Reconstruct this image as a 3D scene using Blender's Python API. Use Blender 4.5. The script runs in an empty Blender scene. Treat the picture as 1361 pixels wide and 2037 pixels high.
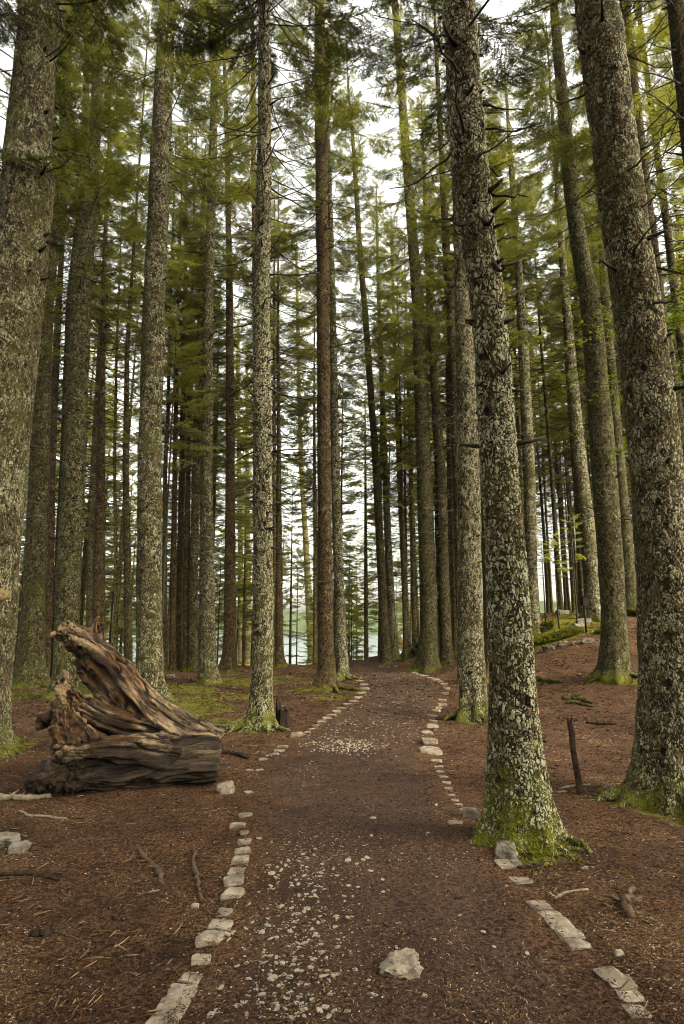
import bpy, math, random
import numpy as np
from mathutils import Vector, Matrix, Euler
sc = bpy.context.scene
COL = sc.collection
R = math.radians
rs = np.random.RandomState(7)
random.seed(7)

# ------------------------------------------------------------------ camera, sky, sun, exposure
PITCH = R(10.5); F = 1250.0; W0, H0 = 1361.0, 2037.0; CAMZ = 1.6
cd = bpy.data.cameras.new('camera'); cam = bpy.data.objects.new('camera', cd); COL.objects.link(cam)
cam.location = (0, 0, CAMZ); cam.rotation_euler = (math.pi/2 + PITCH, 0, 0)
cd.sensor_fit = 'VERTICAL'; cd.sensor_height = 36; cd.lens = F/H0*36
cd.clip_start = 0.05; cd.clip_end = 6000
sc.camera = cam
SUN_EL, SUN_AZ = R(44), R(118)      # azimuth clockwise from +Y (ahead), to the right
world = bpy.data.worlds.new('World'); sc.world = world; world.use_nodes = True
nt = world.node_tree; nt.nodes.clear()
sky = nt.nodes.new('ShaderNodeTexSky'); sky.sky_type = 'NISHITA'; sky.sun_disc = False
sky.sun_elevation = SUN_EL; sky.sun_rotation = SUN_AZ
sky.air_density = 1.0; sky.dust_density = 4.0; sky.ozone_density = 1.0
hs = nt.nodes.new('ShaderNodeHueSaturation'); hs.inputs['Saturation'].default_value = 0.28
hs.inputs['Value'].default_value = 1.0
bg = nt.nodes.new('ShaderNodeBackground'); bg.inputs['Strength'].default_value = 0.085
wo = nt.nodes.new('ShaderNodeOutputWorld')
nt.links.new(sky.outputs[0], hs.inputs['Color']); wt = nt.nodes.new('ShaderNodeMix'); wt.data_type = 'RGBA'; wt.blend_type = 'MULTIPLY'; wt.inputs[0].default_value = 1; wt.inputs[7].default_value = (1.05, 1.0, .84, 1); nt.links.new(hs.outputs[0], wt.inputs[6]); nt.links.new(wt.outputs[2], bg.inputs[0]); nt.links.new(bg.outputs[0], wo.inputs[0])
sd = bpy.data.lights.new('sun', 'SUN'); so = bpy.data.objects.new('sun', sd); COL.objects.link(so)
sd.energy = 5.0; sd.angle = R(6); sd.color = (1.0, 0.92, 0.70)
sdir = Vector((math.sin(SUN_AZ)*math.cos(SUN_EL), math.cos(SUN_AZ)*math.cos(SUN_EL), math.sin(SUN_EL)))
so.rotation_euler = sdir.to_track_quat('Z', 'Y').to_euler()
sc.view_settings.view_transform = 'Standard'; sc.view_settings.look = 'None'
sc.view_settings.gamma = 1; sc.view_settings.exposure = 2.9; sc.view_settings.use_curve_mapping = False
sc.render.engine = 'CYCLES'
sc.cycles.max_bounces = 6; sc.cycles.diffuse_bounces = 4; sc.cycles.glossy_bounces = 2
sc.cycles.transmission_bounces = 3; sc.cycles.volume_bounces = 2; sc.cycles.transparent_max_bounces = 4
sc.cycles.filter_width = 1.0; sc.cycles.use_denoising = True; sc.cycles.use_adaptive_sampling = True
sc.cycles.caustics_reflective = False; sc.cycles.caustics_refractive = False

# ------------------------------------------------------------------ maths helpers
def hash3(i, j, k, seed):
    n = (i.astype(np.int64)*73856093) ^ (j.astype(np.int64)*19349663) ^ (k.astype(np.int64)*83492791) ^ ((seed*265443) )
    n = (n ^ (n >> 13))*1274126177 & 0x7fffffff
    n = (n ^ (n >> 11))*1103515245 & 0x7fffffff
    n = n ^ (n >> 15)
    return (n & 0xffff)/65535.0*2 - 1
def vnoise(p, s=1.0, seed=0):
    p = np.asarray(p, float)*s
    i = np.floor(p).astype(np.int64); f = p - i; f = f*f*(3-2*f)
    r = 0
    for a in (0, 1):
        wa = f[..., 0] if a else 1-f[..., 0]
        for b in (0, 1):
            wb = f[..., 1] if b else 1-f[..., 1]
            for c in (0, 1):
                wc = f[..., 2] if c else 1-f[..., 2]
                r = r + wa*wb*wc*hash3(i[..., 0]+a, i[..., 1]+b, i[..., 2]+c, seed)
    return r
def fbm(p, s=1.0, o=3, seed=0):
    r = 0; a = 1.0
    for k in range(o):
        r = r + a*vnoise(p, s*2**k, seed+k); a *= .5
    return r
def sstep(a, b, x):
    t = np.clip((x-a)/(b-a), 0, 1); return t*t*(3-2*t)
def terr(x, y):
    x = np.asarray(x, float); y = np.asarray(y, float)
    q = np.stack([x, y, np.zeros_like(x)], -1)
    z = 0.05*vnoise(q, .35, 3) + 0.030*vnoise(q, 1.3, 4) + .012*vnoise(q, 3.1, 8)
    rise = .17*np.clip(y-12, 0, None); rise = np.minimum(rise, 2.1+.02*np.clip(y-24, 0, None))
    m = sstep(3.0, 8.5, x)*sstep(12, 15, y)
    z = z + rise*m
    z = z + .25*sstep(1.0, 4.5, x)*sstep(24, 32, y)*(1-m)
    rim = 27 + 9*sstep(-2, 3, x) + 40*sstep(5, 12, x)
    d = np.clip(y-rim, 0, None)
    z = z - np.minimum(.03*d*d, .42*d)
    z = z + .12*fbm(q, .5, 3, 9)*sstep(16, 24, y)
    return np.maximum(z, -40)
CP, SP = math.cos(PITCH), math.sin(PITCH)
def ray(px, py):
    a = (px-W0/2)/F; b = -(py-H0/2)/F
    return np.array([a, CP - b*SP, SP + b*CP])      # depth along the camera axis = 1
def at(px, py, Y):
    d = ray(px, py); return np.array([0, 0, CAMZ]) + d*(Y/d[1])
def ground_v(px, py):
    px = np.atleast_1d(np.asarray(px, float)); py = np.atleast_1d(np.asarray(py, float))
    a = (px-W0/2)/F; b = -(py-H0/2)/F; D = np.stack([a, CP-b*SP, SP+b*CP], -1)
    lo = np.full(len(px), 1.0); hi = np.full(len(px), np.nan); t = 1.5
    while t < 130:
        P = D*t; hit = (P[:, 2]+CAMZ < terr(P[:, 0], P[:, 1])) & np.isnan(hi); hi[hit] = t
        lo = np.where(np.isnan(hi), t, lo); t *= 1.07
        if not np.isnan(hi).any(): break
    hi = np.where(np.isnan(hi), 130, hi)
    for _ in range(14):
        m = (lo+hi)/2; P = D*m[:, None]; h = P[:, 2]+CAMZ < terr(P[:, 0], P[:, 1]); hi = np.where(h, m, hi); lo = np.where(h, lo, m)
    P = D*hi[:, None]; P[:, 2] += CAMZ; return P
def ground(px, py): return ground_v(px, py)[0]
def proj(p):
    v = np.asarray(p) - np.array([0, 0, CAMZ])
    zc = v[1]*CP + v[2]*SP; yc = -v[1]*SP + v[2]*CP
    return W0/2 + v[0]/zc*F, H0/2 - yc/zc*F, zc

# ------------------------------------------------------------------ mesh helpers
def mesh(name, V, faces, mats, smooth=True, midx=None, attrs=None):
    """faces: list of int arrays (n,k)"""
    me = bpy.data.meshes.new(name)
    V = np.asarray(V, np.float32); faces = [np.asarray(f, np.int32) for f in faces if len(f)]
    me.vertices.add(len(V)); me.vertices.foreach_set('co', V.ravel())
    nl = sum(f.size for f in faces); nf = sum(len(f) for f in faces)
    me.loops.add(nl); me.loops.foreach_set('vertex_index', np.concatenate([f.ravel() for f in faces]))
    me.polygons.add(nf)
    st = []; o = 0
    for f in faces:
        st.append(o + np.arange(len(f))*f.shape[1]); o += f.size
    me.polygons.foreach_set('loop_start', np.concatenate(st).astype(np.int32))
    if midx is not None: me.polygons.foreach_set('material_index', np.asarray(midx, np.int32))
    me.polygons.foreach_set('use_smooth', np.full(nf, bool(smooth)))
    for m in (mats if isinstance(mats, (list, tuple)) else [mats]): me.materials.append(m)
    me.update(calc_edges=True)
    for k, v in (attrs or {}).items():
        v = np.asarray(v, np.float32)
        if v.ndim == 1:
            a = me.attributes.new(k, 'FLOAT', 'POINT'); a.data.foreach_set('value', v)
        else:
            a = me.attributes.new(k, 'FLOAT_VECTOR', 'POINT'); a.data.foreach_set('vector', v.ravel())
    return me
def link(name, me, parent=None, loc=None, label=None, cat=None, group=None, kind=None):
    o = bpy.data.objects.new(name, me); COL.objects.link(o)
    if parent is not None: o.parent = parent
    if loc is not None: o.location = loc
    if label: o['label'] = label
    if cat: o['category'] = cat
    if group: o['group'] = group
    if kind: o['kind'] = kind
    return o
def tube(P, rad, n=8, cap=True):
    """tube along polyline P with radii rad; returns V, quads, tris"""
    P = np.asarray(P, float); m = len(P); rad = np.asarray(rad, float)
    T = np.gradient(P, axis=0); T /= np.linalg.norm(T, axis=1)[:, None]+1e-9
    up = np.array([0, 0, 1.]) if abs(T[:, 2]).mean() < .8 else np.array([0, 1., 0])
    A = np.cross(T, up); A /= np.linalg.norm(A, axis=1)[:, None]+1e-9
    B = np.cross(T, A)
    th = np.arange(n)*2*np.pi/n
    if rad.ndim == 1: rad = np.repeat(rad[:, None], n, 1)
    V = P[:, None] + rad[:, :, None]*(np.cos(th)[None, :, None]*A[:, None] + np.sin(th)[None, :, None]*B[:, None])
    V = V.reshape(-1, 3)
    i = np.arange(m-1)[:, None]*n; j = np.arange(n)[None]; k = (j+1) % n
    Q = np.stack([i+j, i+k, i+n+k, i+n+j], -1).reshape(-1, 4)
    Tn = []
    if cap:
        c0 = len(V); V = np.vstack([V, P[0], P[-1]])
        for a in range(n):
            b = (a+1) % n
            Tn.append([c0, b, a]); Tn.append([c0+1, (m-1)*n+a, (m-1)*n+b])
    return V, Q, np.array(Tn, int).reshape(-1, 3)
class MB:
    def __init__(s): s.V = []; s.Q = []; s.T = []; s.n = 0; s.a = []; s.mq = []; s.mt = []
    def add(s, V, Q=None, T=None, a=0.0, m=0):
        s.V.append(V)
        if Q is not None and len(Q): s.Q.append(np.asarray(Q)+s.n); s.mq.append(np.full(len(Q), m))
        if T is not None and len(T): s.T.append(np.asarray(T)+s.n); s.mt.append(np.full(len(T), m))
        s.a.append(np.full(len(V), a) if np.isscalar(a) else a); s.n += len(V)
    def tube(s, P, rad, n=8, a=0.0, m=0): s.add(*tube(P, rad, n), a=a, m=m)
    def arr(s):
        return (np.vstack(s.V), np.vstack(s.Q) if s.Q else np.zeros((0, 4), int), np.vstack(s.T) if s.T else np.zeros((0, 3), int),
                np.concatenate(s.a), np.concatenate(s.mq) if s.mq else np.zeros(0, int), np.concatenate(s.mt) if s.mt else np.zeros(0, int))
    def mesh(s, name, mats, smooth=True):
        V, Q, T, a, mq, mt = s.arr()
        return mesh(name, V, [Q, T], mats, smooth, np.concatenate([mq, mt]), {'var': a})
def smooth_path(P, m):
    P = np.asarray(P, float); t = np.linspace(0, len(P)-1, m)
    Q = np.stack([np.interp(t, np.arange(len(P)), P[:, k]) for k in range(P.shape[1])], 1)
    w = max(1, int(m/len(P)/1.5)); 
    for _ in range(2):
        E = np.pad(Q, ((w, w), (0, 0)), mode='reflect', reflect_type='odd')
        c = np.vstack([np.zeros((1, Q.shape[1])), np.cumsum(E, 0)])
        Q = (c[2*w+1:]-c[:-2*w-1])/(2*w+1)
    return Q

# ------------------------------------------------------------------ materials
class NT:
    def __init__(s, name, disp='BUMP'):
        s.m = bpy.data.materials.new(name); s.m.use_nodes = True; s.t = s.m.node_tree; s.t.nodes.clear()
        s.out = s.t.nodes.new('ShaderNodeOutputMaterial'); s.m.displacement_method = disp
    def n(s, typ, ins=None, **kw):
        nd = s.t.nodes.new(typ)
        for k, v in kw.items(): setattr(nd, k, v)
        for k, v in (ins or {}).items():
            sock = nd.inputs[k]
            if isinstance(v, bpy.types.NodeSocket): s.t.links.new(v, sock)
            else: sock.default_value = v
        return nd
    def math(s, op, a, b=None, c=None, clamp=False):
        ins = {0: a}
        if b is not None: ins[1] = b
        if c is not None: ins[2] = c
        return s.n('ShaderNodeMath', ins, operation=op, use_clamp=clamp).outputs[0]
    def vmath(s, op, a, b=None):
        ins = {0: a}
        if b is not None: ins[1] = b
        return s.n('ShaderNodeVectorMath', ins, operation=op).outputs[0]
    def noise(s, v, scale, detail=3, rough=.5, out='Fac', dist=0.0):
        return s.n('ShaderNodeTexNoise', {'Vector': v, 'Scale': scale, 'Detail': detail, 'Roughness': rough, 'Distortion': dist}).outputs[out]
    def step(s, x, a, b):
        return s.n('ShaderNodeMapRange', {0: x, 1: a, 2: b, 3: 0.0, 4: 1.0}, interpolation_type='SMOOTHSTEP').outputs[0]
    def mix(s, f, a, b, mode='MIX'):
        nd = s.t.nodes.new('ShaderNodeMix'); nd.data_type = 'RGBA'; nd.blend_type = mode
        for i, v in ((0, f), (6, a), (7, b)):
            if isinstance(v, bpy.types.NodeSocket): s.t.links.new(v, nd.inputs[i])
            else: nd.inputs[i].default_value = (v if i == 0 else (*v, 1) if len(v) == 3 else v)
        return nd.outputs[2]
    def ramp(s, f, stops):
        nd = s.n('ShaderNodeValToRGB', {0: f}); cr = nd.color_ramp
        while len(cr.elements) < len(stops): cr.elements.new(.5)
        for e, (p, c) in zip(cr.elements, stops): e.position = p; e.color = (*c, 1)
        return nd.outputs[0]
    def attr(s, name, out='Fac'): return s.n('ShaderNodeAttribute', attribute_name=name).outputs[out]
    def bsdf(s, col, rough=.9, spec=.2, normal=None):
        b = s.n('ShaderNodeBsdfPrincipled', {'Base Color': col, 'Roughness': rough, 'Specular IOR Level': spec})
        if normal is not None: s.t.links.new(normal, b.inputs['Normal'])
        s.t.links.new(b.outputs[0], s.out.inputs[0]); return b
    def bump(s, h, dist=.01, strength=1.0):
        return s.n('ShaderNodeBump', {'Height': h, 'Distance': dist, 'Strength': strength}).outputs[0]
    def displace(s, h, scale, mid=.5):
        d = s.n('ShaderNodeDisplacement', {'Height': h, 'Midlevel': mid, 'Scale': scale})
        s.t.links.new(d.outputs[0], s.out.inputs['Displacement'])

MOSS = (.165, .170, .012)
def bark(name, dark, mid, pale, size=.03, lichen=.5, moss=.35, disp=.012, real=False, zst=.5, streak=.5):
    t = NT(name, 'BOTH' if real else 'BUMP')
    tc = t.n('ShaderNodeTexCoord').outputs['Object']
    oi = t.n('ShaderNodeObjectInfo').outputs['Random']
    off = t.n('ShaderNodeCombineXYZ', {0: t.math('MULTIPLY', oi, 37.0), 1: t.math('MULTIPLY', oi, 91.0), 2: 0.0}).outputs[0]
    v0 = t.vmath('ADD', tc, off)
    s = 1/size
    w1 = t.vmath('SUBTRACT', t.noise(v0, s*.22, 3, .6, 'Color'), (.5, .5, .5)); w2 = t.vmath('SUBTRACT', t.noise(v0, s*.9, 3, .6, 'Color'), (.5, .5, .5))
    v1 = t.vmath('ADD', v0, t.vmath('ADD', t.vmath('MULTIPLY', w1, (size*4.5, size*4.5, size*6)), t.vmath('MULTIPLY', w2, (size*1.6, size*1.6, size*2))))
    vs = t.vmath('MULTIPLY', v1, (s, s, s*zst))
    v = t.n('ShaderNodeTexVoronoi', {'Vector': vs, 'Scale': 1.0}, feature='F1')
    e = t.n('ShaderNodeTexVoronoi', {'Vector': vs, 'Scale': 1.0}, feature='DISTANCE_TO_EDGE').outputs['Distance']
    cell = t.n('ShaderNodeSeparateColor', {0: v.outputs['Color']})
    gapw = t.noise(vs, .45, 3, .6)
    e = t.math('SUBTRACT', e, t.math('MULTIPLY', t.step(gapw, .42, .75), .22))
    edge = t.step(e, 0.0, .20)
    fine = t.noise(vs, 2.2, 5, .7)
    big = t.noise(v0, 2.2, 4, .6)
    rough_big = t.noise(t.vmath('MULTIPLY', v0, (4, 4, 10)), 1.0, 4, .65)
    h = t.math('MULTIPLY', edge, t.math('ADD', t.math('MULTIPLY', cell.outputs[0], .7), .30))
    h = t.math('ADD', t.math('MULTIPLY', h, .62), t.math('MULTIPLY', fine, .42))
    h = t.math('ADD', h, t.math('MULTIPLY', t.math('SUBTRACT', rough_big, .5), .55))
    # lichen: flakes turn pale, more in some patches, with ragged outlines of its own
    ln_ = t.noise(vs, .8, 5, .72)
    lf = t.math('ADD', t.math('MULTIPLY', cell.outputs[1], .30), t.math('ADD', t.math('MULTIPLY', big, 1.05), t.math('MULTIPLY', ln_, .7)))
    side_ = t.n('ShaderNodeVectorMath', {0: t.n('ShaderNodeNewGeometry').outputs['Normal'], 1: (.55, -.35, 0)}, operation='DOT_PRODUCT').outputs['Value']
    lf = t.math('ADD', lf, t.math('ADD', t.math('MULTIPLY', side_, .16), t.math('MULTIPLY', t.math('SUBTRACT', oi, .5), .12)))
    lf = t.step(lf, 1.30-lichen*.48, 1.48-lichen*.48)
    lf = t.math('MULTIPLY', lf, t.step(h, .30, .52))
    blot = t.step(t.noise(t.vmath('MULTIPLY', v0, (1, 1, .7)), 7.0, 6, .75), .57-lichen*.04, .64)
    lf = t.math('MAXIMUM', lf, t.math('MULTIPLY', t.math('MULTIPLY', blot, t.step(h, .22, .42)), lichen))
    c = t.mix(t.step(h, .20, .62), dark, mid)
    c = t.mix(t.math('MULTIPLY', t.step(cell.outputs[2], .6, 1.0), .55), c, (mid[0]*1.25, mid[1]*.8, mid[2]*.6))
    c = t.mix(t.math('MULTIPLY', lf, .88), c, pale)
    c = t.mix(t.step(h, .34, .20), c, dark)
    c = t.mix(t.math('MULTIPLY', t.step(fine, .4, .85), .22), c, (pale[0], pale[1]*.95, pale[2]*.8))
    # branch scars: scattered dark spots
    sv = t.n('ShaderNodeTexVoronoi', {'Vector': t.vmath('MULTIPLY', v0, (5.5, 5.5, 4.0)), 'Scale': 1.0}, feature='F1').outputs['Distance']
    scar = t.step(sv, .20, .12)
    c = t.mix(t.math('MULTIPLY', scar, .85), c, (dark[0]*.6, dark[1]*.6, dark[2]*.6))
    h = t.math('SUBTRACT', h, t.math('MULTIPLY', scar, .3))
    # moss on the foot of the stem
    z = t.n('ShaderNodeSeparateXYZ', {0: tc}).outputs[2]
    mz = t.math('ADD', t.math('DIVIDE', t.math('SUBTRACT', moss, z), max(moss, .05)), t.math('MULTIPLY', t.math('SUBTRACT', t.noise(v0, 6.0, 4, .65), .5), 3.4))
    mf = t.math('MULTIPLY', t.step(mz, .2, 1.5), t.step(t.noise(v0, 9.0, 5, .75), .33, .50))
    mn = t.noise(v0, 60.0, 3, .7)
    mc = t.mix(mn, (MOSS[0]*.3, MOSS[1]*.3, MOSS[2]*.5), (MOSS[0]*1.5, MOSS[1]*1.5, MOSS[2]*1.3))
    c = t.mix(mf, c, mc)
    gr = t.step(t.noise(v0, 1.3, 4, .6), .45, .72)
    c = t.mix(t.math('MULTIPLY', gr, .32), c, (mid[0]*.75, mid[1]*1.0, mid[2]*.35))
    h = t.math('ADD', h, t.math('MULTIPLY', t.math('MULTIPLY', mf, mn), .5))
    t.bsdf(c, .92, .12)
    t.displace(h, disp)
    return t.m
B_PALE = bark('bark_lichen_flakes', (.014, .009, .005), (.140, .112, .052), (.52, .50, .33), .032, .90, .85, .026, True, .5)
B_GREY = bark('bark_grey_flakes', (.014, .010, .006), (.140, .114, .054), (.48, .455, .29), .027, .62, .55, .022, True, .42)
B_WHITE = bark('bark_white_blotched', (.018, .013, .007), (.122, .102, .048), (.41, .395, .25), .040, .62, .30, .012, False, .7)
B_OLIVE = bark('bark_olive', (.016, .012, .006), (.115, .100, .046), (.30, .285, .16), .035, .45, .30, .014, False, .6)
B_BROWN = bark('bark_brown', (.018, .011, .006), (.130, .092, .046), (.26, .21, .12), .03, .3, .25, .012, False, .5)
B_DARK = bark('bark_dark', (.010, .008, .005), (.11, .088, .042), (.25, .22, .12), .035, .3, .25, .012, False, .6)
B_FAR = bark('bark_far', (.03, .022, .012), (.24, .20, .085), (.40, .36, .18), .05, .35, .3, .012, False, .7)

def leafmat(name, c1, c2, c3, trans=.45, scale=.6):
    t = NT(name)
    v = t.attr('var'); oi = t.n('ShaderNodeObjectInfo').outputs['Random']
    g = t.n('ShaderNodeNewGeometry').outputs['Position']
    nz = t.noise(g, scale, 3, .6)
    f = t.math('ADD', t.math('MULTIPLY', v, .55), t.math('ADD', t.math('MULTIPLY', nz, .5), t.math('MULTIPLY', t.math('SUBTRACT', oi, .5), .25)))
    c = t.ramp(f, [(.15, c1), (.5, c2), (.95, c3)])
    d = t.n('ShaderNodeBsdfDiffuse', {'Color': c}).outputs[0]
    ct = t.mix(1.0, c, (1.5, 1.5, .75), 'MULTIPLY')
    tr = t.n('ShaderNodeBsdfTranslucent', {'Color': ct}).outputs[0]
    gl = t.n('ShaderNodeBsdfGlossy', {'Color': (.6, .6, .6, 1), 'Roughness': .45}).outputs[0]
    mx = t.n('ShaderNodeMixShader', {0: trans, 1: d, 2: tr}).outputs[0]
    m2 = t.n('ShaderNodeMixShader', {0: .04, 1: mx, 2: gl}).outputs[0]
    t.t.links.new(m2, t.out.inputs[0]); return t.m
L_DARK = leafmat('needles_dark', (.030, .034, .016), (.072, .076, .028), (.15, .15, .048), .5)  # near crowns: dark silhouette against the sky painted into the needles
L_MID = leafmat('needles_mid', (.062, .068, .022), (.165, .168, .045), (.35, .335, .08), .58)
L_BRIGHT = leafmat('needles_bright', (.20, .20, .05), (.38, .375, .10), (.54, .52, .16), .6)  # far crowns: light through them from the lake painted in as brighter needles
L_BROAD = leafmat('leaves_fresh', (.07, .11, .012), (.13, .18, .018), (.24, .28, .03), .5, 3.0)
def plain(name, c1, c2, scale=20, rough=.9, bump=.004, spec=.2, sc3=None):
    t = NT(name); g = t.n('ShaderNodeTexCoord').outputs['Object']
    g = t.vmath('ADD', g, t.n('ShaderNodeObjectInfo').outputs['Location'])
    nz = t.noise(g, scale, 5, .65)
    c = t.mix(t.step(nz, .3, .7), c1, c2)
    if sc3: c = t.mix(t.step(t.noise(g, scale*.35, 4, .7), .5, .7), c, sc3)
    t.bsdf(c, rough, spec, t.bump(nz, bump)); return t.m
TWIG = plain('dead_twig', (.035, .026, .018), (.085, .07, .048), 12)
STICK_PALE = plain('stick_pale', (.20, .15, .095), (.34, .27, .18), 30)
STICK_BROWN = plain('stick_brown', (.07, .042, .026), (.16, .10, .062), 30)
STICK_DARK = plain('stick_dark', (.014, .009, .006), (.05, .032, .02), 30)
SAP = plain('sapling_bark', (.03, .024, .016), (.08, .065, .04), 15)

# ground -------------------------------------------------------------
def groundmat(name, path=False):
    t = NT(name); g = t.n('ShaderNodeTexCoord').outputs['Object']
    big = t.noise(g, .45, 4, .6); mid = t.noise(g, 3.5, 5, .65); fine = t.noise(g, 45, 5, .75); grit = t.noise(g, 160, 3, .7)
    def pal(a, b, c3):
        c = t.mix(t.step(mid, .3, .7), a, b)
        c = t.mix(t.step(fine, .45, .70), c, c3)
        c = t.mix(t.math('MULTIPLY', t.step(grit, .5, .7), .4), c, (c3[0]*1.6, c3[1]*1.5, c3[2]*1.35))
        c = t.mix(t.math('MULTIPLY', t.step(fine, .49, .37), .9), c, (a[0]*.35, a[1]*.35, a[2]*.35))
        c = t.mix(t.math('MULTIPLY', t.step(t.noise(g, 1.6, 5, .7), .50, .66), .45), c, (a[0]*.6, a[1]*.6, a[2]*.7))
        return t.mix(t.math('MULTIPLY', t.step(big, .4, .68), .35), c, (a[0]*.8, a[1]*.8, a[2]*.9))
    c = pal((.036, .019, .010), (.105, .052, .025), (.26, .142, .072))
    if path:
        ef = t.step(t.math('ADD', t.attr('edge'), t.math('MULTIPLY', t.math('SUBTRACT', t.noise(g, 2.2, 5, .7), .5), 1.1)), .98, .62)
        c = t.mix(ef, c, pal((.050, .029, .019), (.085, .050, .032), (.185, .115, .076)))
    if not path:
        m = t.attr('moss')
        mm = t.step(t.math('ADD', m, t.math('MULTIPLY', t.math('SUBTRACT', t.noise(g, 5, 4, .7), .5), .9)), .36, .54)
        mc = t.mix(t.noise(g, 50, 3, .7), (MOSS[0]*.45, MOSS[1]*.4, MOSS[2]), (MOSS[0]*1.35, MOSS[1]*1.25, MOSS[2]*1.2))
        c = t.mix(mm, c, mc)
    h = t.math('ADD', t.math('MULTIPLY', fine, .6), t.math('ADD', t.math('MULTIPLY', grit, .25), mid))
    t.bsdf(c, .95, .15, t.bump(h, .03)); return t.m
GROUND = groundmat('forest_floor'); PATHM = groundmat('path_soil', True)
STONE = plain('limestone', (.16, .125, .09), (.44, .37, .275), 9, .85, .03, .2, (.20, .15, .10))
STONE_D = plain('weathered_stone', (.10, .08, .055), (.30, .26, .20), 12, .85, .02, .2, (.05, .045, .03))
CHIP = plain('white_chips', (.34, .28, .20), (.60, .53, .42), 25, .85, .006)

# ------------------------------------------------------------------ ground, lake, hills, path
def gline(a, b, fine, growth=1.09, lo=-300, hi=300):
    mid = np.arange(a, b, fine); up = []; s = fine; v = b
    while v < hi: up.append(v); s *= growth; v += s
    dn = []; s = fine; v = a-fine
    while v > lo: dn.append(v); s *= growth; v -= s
    return np.array(dn[::-1]+list(mid)+up)
gx = gline(-7, 7, .07); gy = gline(1.5, 16, .07, 1.02, -60, 220)
X, Y = np.meshgrid(gx, gy); Z = terr(X, Y)
# small relief of the litter, in the mesh itself where it is near
q = np.stack([X, Y, 0*X], -1)
Z = Z + .012*fbm(q, 4.0, 3, 21)*sstep(30, 12, Y)
MOSSC = []   # (x, y, radius)
def mossval(x, y):
    v = np.zeros_like(x)
    for (a, b, r) in MOSSC: v = np.maximum(v, np.exp(-(((x-a)**2+(y-b)**2)/(r*r))))
    return v
nx, ny = len(gx), len(gy)
iy, ix = np.meshgrid(np.arange(ny-1), np.arange(nx-1), indexing='ij'); b0 = (iy*nx+ix).ravel()
GQ = np.stack([b0, b0+1, b0+nx+1, b0+nx], -1); GV = np.stack([X.ravel(), Y.ravel(), Z.ravel()], -1)

t = NT('lake_water'); g = t.n('ShaderNodeTexCoord').outputs['Object']
t.bsdf((.10, .17, .17, 1), .12, .5, t.bump(t.noise(g, .6, 3, .6), .08)); WATER = t.m
wm = mesh('water', [(-3000, 45, -6), (3000, 45, -6), (3000, 3500, -6), (-3000, 3500, -6)], [[(0, 1, 2, 3)]], WATER, False)
link('lake', wm, label='pale bright lake water beyond the trunks', kind='structure')
t = NT('far_forest'); g = t.n('ShaderNodeTexCoord').outputs['Object']
t.bsdf(t.mix(t.noise(g, .03, 5, .7), (.06, .08, .04), (.14, .16, .08)), .95, .1, t.bump(t.noise(g, .05, 4, .7), 8.0)); HILL = t.m
hx, hy = np.meshgrid(np.linspace(-2400, 2400, 160), np.linspace(750, 2300, 60))
hh = sstep(760, 1500, hy)*(52+30*vnoise(np.stack([hx, hy, 0*hx], -1), .0022, 5)) + 40*fbm(np.stack([hx, hy, 0*hx], -1), .01, 4, 6)*.4*sstep(760, 900, hy) - 12
i2, j2 = np.meshgrid(np.arange(59), np.arange(159), indexing='ij'); b2 = (i2*160+j2).ravel()
link('hills', mesh('hills', np.stack([hx.ravel(), hy.ravel(), hh.ravel()], -1), [np.stack([b2, b2+1, b2+161, b2+160], -1)], HILL), label='wooded mountainside across the lake', kind='structure')

LEFT = [(255, 2150), (327, 2031), (349, 2003), (380, 1947), (419, 1874), (447, 1820), (466, 1781), (473, 1735), (484, 1685), (488, 1640), (494, 1580), (500, 1540), (524, 1511), (561, 1487), (589, 1465), (640, 1438), (674, 1413), (713, 1391), (728, 1374), (720, 1357), (690, 1338), (660, 1325), (640, 1316)]
RIGHT = [(1390, 2150), (1290, 2037), (1219, 1949), (1175, 1905), (1137, 1871), (1101, 1835), (1062, 1800), (1030, 1755), (985, 1705), (925, 1655), (919, 1612), (900, 1585), (882, 1552), (870, 1520), (858, 1490), (852, 1462), (860, 1440), (870, 1412), (884, 1390), (885, 1368), (860, 1351), (823, 1341), (790, 1330), (765, 1318)]
LW = np.array([ground(*p) for p in LEFT]); RW = np.array([ground(*p) for p in RIGHT])
NA = 260; La = smooth_path(LW, NA); Ra = smooth_path(RW, NA)
ac = np.linspace(-.02, 1.02, 44)
PX = La[:, None, :]*(1-ac[None, :, None]) + Ra[:, None, :]*ac[None, :, None]
pq = PX.copy(); pq[..., 2] = 0
PX[..., 0] += .05*vnoise(pq, 5, 31)*(np.abs(ac-.5)*2)**6
PX[..., 2] = terr(PX[..., 0], PX[..., 1]) + .012*fbm(pq, 4.0, 3, 21)*sstep(30, 12, PX[..., 1]) + .006 + .016*(1-(np.abs(ac-.5)*2)**6) 
EDG = np.repeat(np.clip(np.abs(ac-.5)*2, 0, 1)[None], NA, 0).ravel()
i3, j3 = np.meshgrid(np.arange(NA-1), np.arange(43), indexing='ij'); b3 = (i3*44+j3).ravel()
link('path', mesh('path', PX.reshape(-1, 3), [np.stack([b3, b3+1, b3+45, b3+44], -1)], PATHM, attrs={'edge': EDG}), label='trodden dark soil path between stone edgings', kind='structure')

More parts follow.
